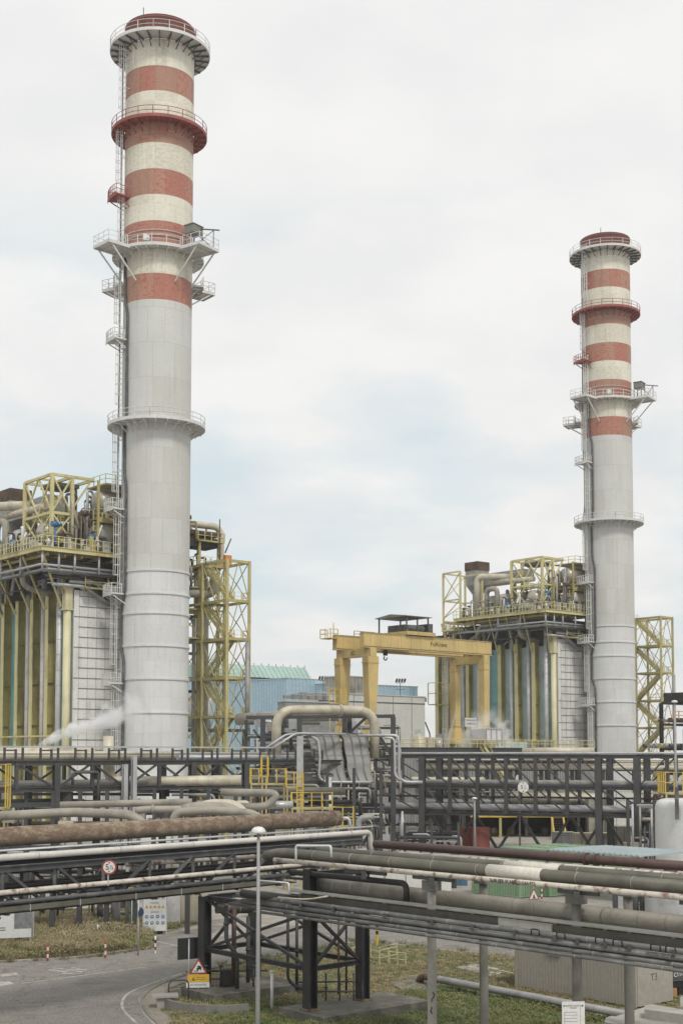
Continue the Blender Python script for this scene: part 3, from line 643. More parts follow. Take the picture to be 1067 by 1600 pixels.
    b = MB(); b.bx(1.6, 4.8, 21.2, 24.6, 44.6, 47.6); sb = b.build('silencer_box', GREYP, t)
    b = MB(); b.bx(1.5, 4.9, 21.1, 24.7, 47.6, 49.3); b.build('rusty_hood', BROWN, sb)
    b = MB(); b.lathe([(2.2, 44.6), (1.0, 42.8), (1.0, ZD)], (3.2, 22.8, 0), 16); b.build('duct', GREYP, sb)
    b = MB(); b.bx(1, 4, 8.5, 20.6, 44.2, 46.4); b.build('duct_box', GREYP, t)
    # clutter on the deck: valves, risers, cabinets
    for k in range(110):
        y = rnd.uniform(-2, 19.5); x = rnd.uniform(-5.0, -2.8) if rnd.random() < .7 else rnd.uniform(-2, 6); y = y if x < -2.6 else rnd.uniform(-2.6, -1.6)
        h = rnd.uniform(.8, 3.4); r = rnd.uniform(.07, .26); m_ = rnd.choice([GALV, ALU, ALU, WHITE, BEIGEP, STEELG, STEELG, YELD, DRUM])
        q = rnd.random()
        if q < .4: MB().tube(fillet([(x, y, ZD), (x, y, ZD+h), (x+rnd.uniform(-1, 1.2), y+rnd.uniform(-1.5, 1.5), ZD+h)], .4), r, 8).build('riser_pipe', m_, t)
        elif q < .7:
            v = MB(); v.tube([(x, y, ZD), (x, y, ZD+h*.7)], r, 8); v.tube([(x-.4, y, ZD+h*.45), (x+.4, y, ZD+h*.45)], r*.8, 8); v.lathe([(.02, 0), (r*1.5, .02), (r*1.5, .16), (.02, .2)], (x, y, ZD+h*.7), 12); v.build('valve', m_, t)
        else: MB().box((x, y, ZD+h*.3), (rnd.uniform(.4, 1.1), rnd.uniform(.4, 1.2), h*.6)).build('equipment_cabinet', m_, t)
    for x, y, z, m_ in ((-2.9, -1.0, 40.6, SIGNB), (1.7, -2.2, 39.2, SIGNB), (.6, -2.4, 42.2, DRED), (-4.4, 7.5, 39.1, SIGNB)):
        v = MB(); v.tube([(x-.5, y, z), (x+.3, y, z)], .38, 12); v.tube([(x+.3, y, z), (x+.9, y, z)], .2, 10); v.tube([(x, y, ZD), (x, y, z)], .12, 8); v.build('actuator', m_, t)
    for x, y, dz in ((2.0, -2.4, 3.6), (5.8, -2.8, 4.2), (-4.8, 5.4, 2.9)):
        v = MB(); v.tube([(x, y, ZD+.8), (x+1.1, y, ZD+dz)], .16, 8); v.build('sloping_pipe', WHITE, t)
    v = MB(); v.tube([(9.5, -1.5, 46.8), (9.5, -1.5, 50.6)], .08, 6); v.box((9.5, -1.5, 50.7), (.7, .5, .35)); v.box((10.2, -1.5, 49.3), (.8, .3, .3)); v.build('mast_lamp', STEELG, t)
    v = MB(); v.tube([(12.3, -1.5, 46.8), (12.3, -1.5, 50.3)], .08, 6); v.box((12.3, -1.5, 50.4), (.7, .5, .35)); v.build('mast_lamp', STEELG, t)
    # open frame beyond the far end
    if not left:
        c = MB(); ya, yb = 18.9, 23.6
        for x in (-5.5, .5):
            for y in (ya, yb): c.beam((x, y, 35.4 if y == yb else ZD+.02), (x, y, 46.4), .32)
        for z in (46.4, 41):
            c.beam((-5.5, ya, z), (-5.5, yb, z), .26); c.beam((.5, ya, z), (.5, yb, z), .26); c.beam((-5.5, yb, z), (.5, yb, z), .26)
        for a, b in (((-5.5, ya, 41), (-5.5, yb, 46.4)), ((-5.5, ya, 46.4), (-5.5, yb, 41)), ((-5.5, yb, 37.6), (-5.5, ya, 41)), ((-5.5, yb, 41), (.5, yb, 46.4)), ((-5.5, yb, 37.6), (.5, yb, 41))): c.beam(a, b, .14)
        c.build('far_frame', YEL, t)
        c = MB(); c.bx(-5.8, .8, 20.6, yb+.3, 35, 35.3); c.rail([(-5.7, 20.6, 35.3), (-5.7, yb+.2, 35.3), (.8, yb+.2, 35.3)], 1.3, .05, 1.1, 3); c.build('far_landing', YEL, t)
        c = MB(); c.bx(-5.9, -2.4, 20.5, 24.5, 32.2, 32.5); c.rail([(-5.9, 20.5, 32.5), (-5.9, 24.5, 32.5), (-2.4, 24.5, 32.5)], 1.2, .05, 1.2); c.build('far_landing', YELD, t)
        for x in (-5.2, -2.5): MB().beam((x, 23.4, 0), (x, 23.4, 36), .4).build('far_column', YELD, t)
    return t
bl = make_boiler(True); bl['label'] = 'yellow framed boiler block with teal casing behind the larger chimney'
br_ = make_boiler(False); br_['label'] = 'yellow framed boiler block with grey panels between gantry crane and more distant chimney'

# ================================================================== STAIR TOWERS
def make_tower():
    t = thing('stair_tower', 'x', 'stair tower', (-15.1, 176.9, 0), RZ, 'twin yellow stair towers')
    LV = [36.8, 31.5, 26.4, 21.2, 16.1, 11.0, 5.6]; XW, YW = 3.6, 5.8
    for x in (0, XW):
        for y in (0, YW): MB().ibeam((x, y, 0), (x, y, LV[0]+.2), .32, .32, .07).build('column', YEL, t)
    for z in LV:
        c = MB()
        for x in (0, XW): c.beam((x, .26, z), (x, YW, z), .22, .36)
        for y in (0, YW): c.beam((.26, y, z), (XW-.26, y, z), .22, .36)
        if z < 36: c.bx(.2, XW-.2, -.1, 1.4, z+.05, z+.13); c.bx(.2, XW-.2, 5.0, 9.5, z+.05, z+.13); c.beam((0, YW, z), (0, 10.5, z), .22, .36)
        else: c.beam((0, YW, z), (0, 10.5, z), .22, .36); c.beam((XW, YW, z), (XW, 10.5, z), .22, .36)
        lo_ = c.build('landing', YELD, t)
        if z < 36: MB().rail([(0, 2.5, z), (0, .1, z), (XW, .1, z), (XW, 1.4, z)], 1.2, .05, 1.1).build('railing', YEL, lo_)
    zs = LV+[0]
    for i in range(len(zs)-1):
        z1, z0 = zs[i], zs[i+1]; mb = MB()
        mb.beam((0, .2, z1), (0, YW/2, z0+.2), .10); mb.beam((0, YW/2, z0+.2), (0, YW, z1), .10)
        mb.beam((0, .2, z0), (0, YW/2, z1), .09); mb.beam((0, YW/2, z1), (0, YW, z0), .09)
        mb.beam((.2, 0, z0), (XW/2, 0, z1), .10); mb.beam((XW/2, 0, z1), (XW, 0, z0), .10)
        mb.beam((XW, .2, z0), (XW, YW, z1), .09); mb.beam((XW, .2, z1), (XW, YW, z0), .09)
        mb.build('cross_bracing', YELD, t)
        dn = i in (0, 1, 3, 5); ya, yb = (6.8, .8) if dn else (.8, 6.8); xc = .9 if i % 2 else 1.3
        f = MB()
        for s_ in (-.5, .5): f.beam((xc+s_, ya, z1), (xc+s_, yb, z0+.1), .1, .5)
        n = 20
        for k in range(n): q = (k+.5)/n; f.box((xc, ya+(yb-ya)*q, z1+(z0+.1-z1)*q), (.94, .28, .07))
        fo = f.build('stair_flight', YEL, t)
        h = MB()
        for s_ in (-.5, .5):
            for hh in (.6, 1.1): h.beam((xc+s_, ya, z1+hh), (xc+s_, yb, z0+.1+hh), .06)
            for k in range(7): q = k/6; h.beam((xc+s_, ya+(yb-ya)*q, z1+(z0+.1-z1)*q), (xc+s_, ya+(yb-ya)*q, z1+(z0+.1-z1)*q+1.1), .05)
        h.build('handrail', YEL, fo)
    for x in (.2, 3.2): MB().beam((x, 12.5, 0), (x, 12.5, 36.5), .24).build('rear_column', YELD, t)
    for i, z in enumerate(LV):
        z2 = (LV+[0])[i+1]
        MB().beam((.2, YW, z), (.2, 12.5, z2), .09).beam((.2, YW, z2), (.2, 12.5, z), .09).build('rear_bracing', YELD, t)
        MB().beam((3.2, YW, z), (3.2, 12.5, z2), .09).build('rear_bracing', YELD, t)
        MB().tube([(-1.5, 9+i*.5, z-1.4), (3, 9+i*.5, z-1.4)], .2, 8).build('cross_pipe', STEELG if i % 2 else GALV, t)
    for x, y, r, z in ((2.4, 9.0, .55, 34), (3.6, 10.2, .34, 36), (1.0, 9.4, .25, 30)):
        c = MB().tube(fillet([(x, y, 0), (x, y, z), (x-1, y+4, z)], 1.3, 6), r, 12); c.build('riser_pipe', GALV, t)
    MB().tube([(2.9, -.6, 12), (2.9, -.6, 26)], .32, 10).build('vent_pipe', GREYP, t)
    return t
tw = make_tower(); tw['label'] = 'yellow steel stair tower beside the larger nearer chimney'
tw2 = copy_tree(tw); tw2.location = (50.2+9.3, 248+1.9, 0); tw2['label'] = 'yellow steel stair tower beside the more distant chimney'
# pipe-topped equipment landing behind the nearer chimney, reached from its stair tower
t = thing('equipment_tower', 'orange cabinet landing with large bent pipe behind the larger chimney', 'tower', (-19.5, 183, 0), RZ)
for x, y in ((0, 0), (3.2, 0), (0, 5), (3.2, 5)): MB().beam((x, y, 0), (x, y, 40.5), .35).build('column', YELD, t)
for z in (37, 40.5): 
    o = MB().bx(-.6, 3.8, -.6, 6, z-.2, z).build('deck', YELD, t); MB().rail([(-.6, 6, z), (-.6, -.6, z), (3.8, -.6, z), (3.8, 6, z)], 1.2, .05, 1.1).build('railing', YEL, o)
MB().tube(fillet([(-4, 2, 42.9), (4.4, 1.2, 42.9), (4.4, 1.2, 37.0), (2.0, 2, 37)], 1.4, 7), .48, 14).build('bent_pipe', CREAMP, t)
MB().tube(fillet([(0, 1, 36), (1.6, -1.2, 36), (1.6, -1.2, 33), (-3, 1, 33)], .9, 6), .55, 14).build('bent_pipe', BEIGEP, t)
MB().bx(-3, 3.4, -.3, 3, 41.2, 41.8).build('rusty_tray', BROWN, t); MB().bx(-2, 3.0, 0, 3, 39.6, 40.9).build('dark_header', DARK, t)
MB().box((4.1, -.9, 37.9), (1.1, .5, 1.5)).build('orange_cabinet', ORANGE, t)
MB().tube([(2.9, -.7, 38), (2.9, -.7, 43.6)], .08, 6).tube([(5.0, 1, 39.3), (6.0, 1, 41.4)], .10, 6).build('mast', STEELG, t)
rq = random.Random(8)
for k in range(26):
    x, y, z, h = rq.uniform(-2, 3.2), rq.uniform(-.6, 5), rq.choice([31, 34, 37, 37, 40.5]), rq.uniform(1, 3.2); MB().tube(fillet([(x, y, z), (x, y, z+h), (x+rq.uniform(-1, 1), y+1, z+h)], .3), rq.uniform(.08, .25), 8).build('riser_pipe', rq.choice([GALV, BEIGEP, STEELG, YELD, CREAMP]), t)
for z in (27, 31, 34): MB().bx(-2.5, 3.8, -.3, 5, z-.2, z).build('deck', YELD, t)
c = MB(); c.lathe([(.02, 43.5), (.6, 43.55), (.6, 44), (.02, 44.5)], (-.8, 1.8, 0), 14); c.build('relief_valve', DRED, t)
# ================================================================== GANTRY CRANE ON ITS RAISED DECK
co = at(565, 989, 195)
cr_ = thing('gantry_crane', 'ochre gantry crane with two box girders and roofed trolley on raised deck', 'crane', (co.x, co.y, 0), RZ)
ZG = co.z; LX = 26.6
def boxleg(x, y, z1, z0, w1, w0, d1, d0, foot=True):
    m = MB(); vs = []
    for z, w_, d_ in ((z1, w1, d1), (z0+2.6 if foot else z0, w0, d0)):
        vs += [(x-w_/2, y-d_/2, z), (x+w_/2, y-d_/2, z), (x+w_/2, y+d_/2, z), (x-w_/2, y+d_/2, z)]
    q = [(0, 1, 2, 3)]+[(i, 4+i, 4+(i+1) % 4, (i+1) % 4) for i in range(4)]+[(7, 6, 5, 4)]
    m._a(vs, q)
    if foot:
        vs = []
        for z, w_, d_ in ((z0+2.6, w0+.02, d0+.02), (z0, w0+1.6, d0+.7)):
            vs += [(x-w_/2, y-d_/2, z), (x+w_/2, y-d_/2, z), (x+w_/2, y+d_/2, z), (x-w_/2, y+d_/2, z)]
        m._a(vs, q); m.box((x, y, z0+2.62), (w0+.25, d0+.25, .12))
    m.box((x, y, z1-.9), (w1+.12, d1+.12, .14)); return m
for y in (0, 6.2):
    g_ = MB(); g_.bx(0, LX, y-.45, y+.45, ZG-2.05, ZG); g_.bx(-.05, LX+.05, y-.55, y+.55, ZG, ZG+.07); g_.bx(-.05, LX+.05, y-.55, y+.55, ZG-2.12, ZG-2.05)
    for x in (6.7, 13.3, 20): g_.bx(x, x+.06, y-.47, y+.47, ZG-2.04, ZG-.01)
    o = g_.build('main_girder', CRANE, cr_)
    for x in range(1, 26, 2): MB().bx(x+.3, x+.34, y-.475, y-.452, ZG-2.0, ZG-.05).build('weld_line', YELD, o)
    MB().tube([(0, y-.5, ZG-1.9), (LX, y-.5, ZG-1.9)], .035, 6).build('cable', STEELG, o)
    if y == 0: text_mb('FulKrane', .95, INK, 'lettering', o, (15.1, -.47, ZG-.95), (R(90), 0, 0))
    MB().bx(0, LX, y-.08, y+.08, ZG+.07, ZG+.2).build('trolley_rail', STEELG, o)
for x, w1, w0 in ((1.6, 2.1, 1.2), (25.2, 1.25, 1.15)):
    e_ = MB(); e_.bx(x-.6, x+.6, -.8, 7.0, ZG-3.35, ZG-2.13); o = e_.build('end_beam', CRANE, cr_)
    for y in (-.1, 6.3): boxleg(x, y, ZG-3.36, 13.0, w1, w0, 1.35, 1.2).build('leg', CRANE, cr_)
    MB().bx(x-.9, x+.9, -1.6, 7.8, 12.2, 13.0).build('bogie', YELD, cr_)
text_mb('3C', .9, INK, 'lettering', cr_, (.98, 3.2, ZG-2.75), (R(90), 0, R(-90)))
c = MB(); c.rail([(-.2, 7.6, ZG-.4), (-1.6, 7.6, ZG-.4), (-1.6, 5.2, ZG-.4), (-.2, 5.2, ZG-.4)], 1.3, .05, 1.2); c.bx(-1.7, 0, 5.2, 7.6, ZG-.5, ZG-.4); c.tube([(-.2, 6.2, ZG), (-.2, 6.2, ZG+2)], .07, 6); c.build('end_platform', HANDY, cr_)
tr = MB(); tr.bx(8.2, 14.0, -.9, 7.0, ZG+.2, ZG+.75); o = tr.build('trolley', CRANE, cr_)
MB().rail([(4.0, 6.4, ZG+.1), (8, 6.4, ZG+.1)], .9, .05, 1.3).build('railing', YELD, cr_)
tm = MB(); tm.bx(9.2, 13.6, .8, 4.6, ZG+.75, ZG+1.9); tm.tube([(9.0, .2, ZG+1.3), (12.4, .2, ZG+1.3)], .5, 14); tm.bx(12.9, 13.7, -.6, 3, ZG+.75, ZG+2.1); tm.build('hoist_machinery', STEELG, o)
for x, y in ((8.5, -.4), (12.9, -.4), (8.5, 5.8), (12.9, 5.8), (10.7, -.4)): MB().beam((x, y, ZG+.2), (x, y, ZG+3.05), .18).build('roof_post', STEELG, o)
m = MB(); m._a([(8.0, -.8, ZG+3.0), (13.4, -.8, ZG+3.0), (13.4, 6.2, ZG+3.0), (8.0, 6.2, ZG+3.0), (8.0, -.8, ZG+3.1), (13.4, -.8, ZG+3.1), (13.4, 6.2, ZG+3.1), (8.0, 6.2, ZG+3.1), (8.0, 2.7, ZG+3.5), (13.4, 2.7, ZG+3.5)],
     [(3, 2, 1, 0), (0, 1, 5, 4), (2, 3, 7, 6), (4, 5, 9, 8), (6, 7, 8, 9), (0, 4, 8, 7, 3), (1, 2, 6, 9, 5)]); m.build('trolley_roof', mat('grey olive roof sheet', (.20, .195, .16), .6, 0, .15), o)
hk = MB(); hk.tube([(6.2, 1.8, ZG-2.1), (6.2, 1.8, ZG-2.9)], .35, 12); hk.tube([(6.2, 1.8, ZG+.2), (6.2, 1.8, ZG-2.1)], .06, 6)
hk.tube([(6.2+.30*math.sin(a), 1.8, ZG-3.3-.30*math.cos(a)) for a in [k*.45-2.6 for k in range(11)]], .09, 8); hk.build('hook', DARK, cr_)
c = MB(); c.ladder((23.6, 7.2, 13.4), (23.6, 7.2, ZG-2), (1, 0, 0), .7, .06, .6); c.build('access_ladder', GALV, cr_)
c = MB(); c.bx(21.4, 24.6, 6.9, 8.6, 19.0, 19.15); c.rail([(24.4, 6.9, 19.15), (21.4, 6.9, 19.15), (21.4, 8.6, 19.15)], 3.4, .06, 1.3, 2); c.build('side_landing', YELD, cr_)
td = thing('raised_deck', 'long dark edged raised deck with grey clad side under gantry crane', 'platform', (co.x, co.y, 0), RZ)
c = MB(); c.bx(-4, 46, -5, 12, 11.75, 12.15); c.build('deck_slab', CONCD, td)
c = MB(); c.ibeam((-4, -5.2, 11.65), (46, -5.2, 11.65), .4, .95, .08)
for x in (3, 14, 25, 36): c.beam((x, -5.25, 0), (x, -5.25, 11.2), .5)
c.build('edge_girder', STEEL, td)
c = MB(); x = -4
while x < 46: c.bx(x, x+.3, -5.0, -4.9, 0, 11.2); x += .6
c.bx(-4, 46, -4.9, -4.8, 0, 11.5); c.build('side_cladding', GREYP, td)
MB().rail([(-4, -4.9, 12.15), (46, -4.9, 12.15)], 1.2, .05, 1.5, 2).build('railing', YEL, td)
MB().bx(34, 45, 9, 9.4, 12.15, 13.2).build('low_wall', GREYC, td)
s_ = thing('deck_stair', 'short yellow stair leading down from raised crane deck', 'stair', (0, 0, 0)); s_.location = (co.xy+E2*19-E1*(-6.3)*-1).to_3d(); s_.rotation_euler.z = RZ
f = MB()
for yy in (0, 1.0): f.beam((0, yy, 12.1), (5.5, yy, 6.5), .1, .4)
for k in range(18): q = (k+.5)/18; f.box((5.5*q, .5, 12.1-5.6*q), (.28, .9, .05))
f.build('flight', YEL, s_); h = MB()
for yy in (0, 1.0):
    h.beam((0, yy, 13.2), (5.5, yy, 7.6), .07)
    for k in range(5): q = k/4; h.beam((5.5*q, yy, 12.1-5.6*q), (5.5*q, yy, 13.2-5.6*q), .06)
h.build('handrail', YEL, s_)
# things on the deck
def box_thing(name, label, cat, px, py, Y, dims, m_, rz=RZ, group=None, extras=None):
    p = at(px, py, Y); t = thing(name, label, cat, (p.x, p.y, p.z), rz, group)
    return t
t = thing('steel_basin', 'white panelled basin on raised deck beside right crane leg', 'basin', at(760, 1166, 207), RZ)
c = MB(); c.bx(-1.6, 1.6, -1.5, 1.5, .9, 2.6); c.build('tank_body', WHITE, t); c = MB()
for x in (-1.7, -.6, .6, 1.7): c.beam((x, -1.6, 0), (x, -1.6, 2.7), .12)
c.beam((-1.7, -1.6, 2.7), (1.7, -1.6, 2.7), .14); c.beam((-1.7, -1.6, .8), (1.7, -1.6, .8), .2); c.build('support_frame', GALV, t)
t = thing('notice_board', 'white board with black capitals standing on raised deck', 'sign', at(735, 1150, 205.5), 0)
MB().box((0, 0, 2.1), (1.75, .08, 1.35)).build('panel', SIGNW, t); MB().beam((0, .15, -1.9), (0, .15, 2.6), .12).build('post', GALV, t)
text_mb('TORRINO', .38, INK, 'lettering', t, (0, -.05, 2.38), (R(90), 0, 0)); text_mb("L'APERTO", .36, INK, 'lettering', t, (0, -.05, 1.85), (R(90), 0, 0))
m = MB()
for k in range(3): m.tube([at(672+k*0, 1163, 215), at(671, 1146, 215), at(664+k*0, 1128, 215)], .12, 6)
m.single('davit_arm', STEELG, 'thin bent dark arm rising beside grey hall wall', 'davit')
m = MB(); a, b = at(700, 1160, 203), at(712, 1112, 203); m.beam(a, b, .35, .2); m.single('inclined_chute', GALV, 'pale inclined chute leaning against rear right crane leg', 'chute')
t = thing('deck_equipment', 'cream and grey machines behind deck railing between hall and crane', 'machinery', at(690, 1172, 214), RZ)
c = MB(); c.bx(-3, 0, 0, 2, 0, 2.0); c.lathe([(1.3, 0), (1.1, 1.9), (.2, 2.6)], (-4.5, .5, 0), 12); c.build('cream_casing', CREAMP, t)
c = MB(); c.bx(.5, 3, 0, 2, 0, 2.6); c.tube([(-1, -.4, 0), (-1, -.4, 1.6)], .6, 12); c.tube([(3.4, 0, 0), (3.4, 0, 3.2), (4.4, 0, 3.2)], .2, 8); c.build('grey_machine', GALV, t)
# ================================================================== HALLS BEHIND
def ribbed(mb, x0, x1, y, z0, z1, step=.9, w_=.3, d=.12, axis='x', sgn=-1):
    x = x0+step/2
    while x < x1-w_:
        if axis == 'x': mb.bx(x, x+w_, y, y+sgn*d, z0, z1)
        else: mb.bx(y, y+sgn*d, x, x+w_, z0, z1)
        x += step
    return mb
def hall(name, label, P, Lx, Ly, z1, wallm, ztrim=None, trimm=None, step=.9, ribs=True, cat='building'):
    t = thing(name, label, cat, (P[0], P[1], 0), RZ)
    m = MB(); m.bx(0, Lx, 0, Ly, 0, z1)
    if ribs: ribbed(m, 0, Lx, 0, .5, z1-.02, step); ribbed(m, 0, Ly, 0, .5, z1-.02, step, axis='y')
    m.build('wall', wallm, t)
    MB().bx(-.15, Lx+.15, -.15, Ly+.15, z1, z1+.14).build('roof', trimm or GREYB, t)
    return t
hall('blue_hall', 'long light blue corrugated hall behind the yellow stair tower', (-10.7, 262), 21, 26, 26.0, BLUEC)
h_ = hall('blue_hall', 'light blue corrugated upper hall behind grey panelled building', (-1.5, 262), 22.3, 18, 25.0, BLUEC)
h_ = hall('grey_hall', 'light grey panelled hall with dark door right of ochre crane leg', (-4, 234), 25.4, 4.5, 21.8, GREYB, ribs=False)
c = MB()
for x in (3.3, 8, 12.7, 17.4, 22.0): c.bx(x, x+.08, -.04, -.004, 0, 21.7)
c.bx(0, 25.4, -.05, -.005, 20.4, 20.6); c.build('panel_joints', STEELG, h_)
c = MB(); c.bx(22.9, 24.2, -.06, 0, 12.2, 15.8); c.build('door', GREYC, h_); MB().bx(23.3, 23.8, -.1, -.062, 14, 15).build('window', DARK, h_)
MB().bx(25.4, 25.7, -.2, 4.6, 20.9, 21.7).build('gutter', GREYP, h_)
t = thing('green_roof_hall', 'sea green ribbed roof of hall rising behind blue hall', 'building', (-27.5, 284, 0), RZ)
m = MB(); m.bx(0, 26, 0, 12, 0, 27.6); m.build('wall', BLUEC, t); m = MB()
vs = [(-.2, -1.2, 27.8), (26.2, -1.2, 27.8), (26.2, 1.2, 30.6), (-.2, 1.2, 30.6), (-.2, 12, 27.8), (26.2, 12, 27.8), (26.2, 9, 30.6), (-.2, 9, 30.6)]
m._a(vs, [(0, 1, 2, 3), (3, 2, 6, 7), (7, 6, 5, 4), (0, 3, 7, 4), (1, 5, 6, 2), (0, 4, 5, 1)]); x = .6
while x < 26: m.beam((x, -1.22, 27.9), (x, 1.18, 30.65), .16, .16); x += 1.25
m.build('roof', GREENR, t)
m = MB()
for k in range(14): m.beam((k*2, 1.2, 30.6), (k*2, 1.2, 31.1), .1)
m.build('roof_posts', STEELG, t)
m = MB(); m.bx(0, 4, -.2, 0, 27, 31)
t = hall('grey_annex', 'low grey annex roof in front of blue hall corner', (-9.4, 226), 11, 2.2, 20.0, GREYP, ribs=False)
m = MB(); m.rail([(0, 0, 20.5), (12, 0, 20.5)], 2.2, .04, 3, 3); m.build('roof_scaffold', GALV, t)
for k in range(6): MB().bx(.6+k*1.7, 1.6+k*1.7, .6, 1.6, 20.55, 21.1+.3*(k % 3)).build('roof_unit', GREYP, t)
t = hall('grey_hut', 'weathered brownish grey rooftop hut behind left crane leg', (.2, 238), 5.0, 5, 25.0, mat('weathered grey brown sheet', (.34, .325, .29), .7, 0, .12, .4, (.12, .11, .1), .6, .6, .5), step=.8)
def floodrow(px, py, Y, label):
    p = at(px, py, Y); t = thing('floodlight_row', label, 'floodlights', p, 0)
    MB().beam((0, 0, -2.6), (0, 0, 0), .12).beam((-.9, 0, 0), (.9, 0, 0), .1).beam((-.9, 0, -1.2), (.9, 0, -1.2), .08).build('post', STEELG, t)
    for k in range(4):
        m = MB(); m.tube([(-.75+k*.5, -.1, .15), (-.55+k*.5, -.25, .75)], .19, 10); m.build('floodlight', DARK, t)
floodrow(505, 1063, 250, 'row of four floodlights above roof left of crane leg')
floodrow(625, 1067, 248, 'row of four floodlights above grey hall right of crane leg')
t = thing('storage_tank', 'round grey elevated tank seen through the nearer stair tower', 'tank', (-23.5, 205, 0), RZ)
MB().lathe([(.01, 15), (3.6, 15), (3.6, 20.4), (.01, 20.6)], n=32).build('tank_shell', GREYB, t)
m = MB()
for a in range(4): m.beam((3*math.cos(a*1.57), 3*math.sin(a*1.57), 0), (3*math.cos(a*1.57), 3*math.sin(a*1.57), 15), .3)
m.bx(-4, 8, -4, 4, 14.6, 15); m.beam((7.8, -3.8, 0), (7.8, -3.8, 14.6), .3); m.build('support', STEEL, t)

# ================================================================== RACK BUILDER
def rack(name, label, P, rz, Lx, dep, levels, cols, posts, nseg=None, cw=.45, zground=0, m_=STEEL, back=True, braces=True, group=None):
    t = thing(name, label, 'pipe rack', (P[0], P[1], zground), rz, group)
    zt, zb = max(levels), min(levels)
    for y in ((0, dep) if back else (0,)):
        for x in cols: MB().ibeam((x, y, -zground), (x, y, zt), cw, cw, .09, up=(0, 1, 0)).build('column', m_, t)
        for x in posts: MB().beam((x, y, zb), (x, y, zt), cw*.55).build('post', m_, t)
        for z in levels: MB().ibeam((0, y, z), (Lx, y, z), .32, .42, .07).build('longitudinal_beam', m_, t)
    xs = sorted(cols+posts)
    if back:
        for z in levels:
            for x in xs: MB().beam((x, .2, z-.05), (x, dep-.2, z-.05), .2, .3).build('cross_beam', m_, t)
    if braces:
        lv = sorted(levels)
        for y in ((0, dep) if back else (0,)):
            for i, (a, b) in enumerate(zip(xs, xs[1:])):
                for j, (z0, z1) in enumerate(zip(lv, lv[1:])):
                    if z1-z0 < 1.2: continue
                    f_ = (a < Lx/2) if braces == 'split' else (i % 2 == 0)
                    MB().beam((a, y+.02, z1 if f_ else z0), (b, y+.02, z0 if f_ else z1), .17, .17).build('diagonal', m_, t)
    return t
def line_t(P, d, px):
    k = (px-533.5)/F; return (k*P[1]-P[0])/(d[0]-k*d[1])
def lpipes(t, specs):
    for (x0, x1, y, z, r, m_) in specs: MB().tube([(x0, y, z), (x1, y, z)], r, 12).build('pipe', m_, t)
# right truss rack
PA = Vector((-2, 164.6)); DA = Vector((.925, -.38)).normalized(); rzA = math.atan2(DA.y, DA.x)
tA = lambda px: line_t(PA, DA, px)
XA = tA(1130)+26
cols = [tA(p) for p in (583, 659, 933, 993, 1085)]+[tA(1085)+9.5, tA(1085)+19, tA(1085)+27]; posts = [tA(p) for p in (702, 745, 789, 835, 884, 1040)]
ra = rack('pipe_bridge', 'long black trussed pipe bridge crossing the right half in front of chimney', PA, rzA, XA, 6.5, [4.2, 7.3, 10.85], cols, posts, cw=.72, braces='split')
MB().tube([(-9, -.1, 11.22), (XA, -.1, 11.22)], .13, 8).build('top_pipe', GALV, ra)
lpipes(ra, [(-9, XA, .75, 4.95, .40, mat('light grey pipe paint', (.44, .44, .45), .45, .1, .1, .8, (.3, .29, .28), .5, .9, .53)), (0, XA, .9, 7.75, .28, GREYP), (0, XA, 3.2, 7.8, .3, BEIGEP), (-6, XA, 3.0, 4.9, .3, STEELG), (-4, XA, 4.6, 4.9, .25, BEIGEP), (0, XA, 4.8, 7.75, .22, GREYP), (-5, XA, 5.8, 6.0, .12, STEEL)])
for p in (583, 659, 730, 800, 880, 933):
    x = tA(p)
    for sgn in (-1, 1): MB().beam((x, 3, 4.0), (x+sgn*2.6, 3, 0), .3, .3).build('raker', STEEL, ra)
def height_disc(px, py, Y, label, r=.62, txt=True):
    p = at(px, py, Y); t = thing('height_sign', label, 'sign', p, 0)
    MB().tube([(0, 0, 0), (0, .06, 0)], r, 24, sm=False).build('disc', SIGNW, t)
    if txt:
        text_mb('5', r*.95, INK, 'lettering', t, (-.16*r/.62, -.012, 0), (R(90), 0, 0)); text_mb('m', r*.35, INK, 'lettering', t, (.2*r/.62, -.012, .14*r/.62), (R(90), 0, 0)); text_mb('15', r*.4, INK, 'lettering', t, (.2*r/.62, -.012, -.12*r/.62), (R(90), 0, 0))
        for s__ in (-1, 1): MB()._a([(-.1, -.012, s__*r*.85), (.1, -.012, s__*r*.85), (0, -.012, s__*r*.62)], [(0, 1, 2)]).build('arrow_mark', INK, t)
    return t
height_disc(817, 1230, 152.5, 'white height limit disc mounted on front beam of black pipe bridge')
height_disc(809, 1217, 168, 'narrow white disc seen behind a column of the black pipe bridge', .5, False).rotation_euler.z = R(52)
height_disc(1014, 1212, 166, 'small white disc behind pipe bridge near right edge', .5).rotation_euler.z = R(30)
# left handrail rack
PL = Vector((-30.5, 107.8)); tL = lambda px: line_t(PL, E2, px)
rl_ = rack('pipe_rack', 'black pipe rack with heavy handrail below the larger chimney', PL, RZ, tL(560), 5, [8.15, 10.35], [tL(p) for p in (90, 198, 302, 384, 470)], [tL(p) for p in (28, 146, 250, 345)], cw=.5, braces=True)
for i in range(30):
    m = MB(); x = tL(-20)+i*1.62
    if x > tL(495): break
    m.beam((x, 0, 10.56), (x, 0, 11.62), .16)
    if i % 2: m.beam((x, 0, 11.4), (x+1.0, 0, 11.4), .1, .12); m.beam((x+1.0, 0, 10.6), (x+1.0, 0, 11.5), .16)
    m.build('handrail_post', STEEL, rl_)
if 1: MB().beam((0, 0, 11.7), (tL(428), 0, 11.72), .16, .14).build('handrail', GALV, rl_); MB().beam((0, 0, 11.1), (tL(500), 0, 11.1), .09).build('mid_rail', STEELG, rl_)
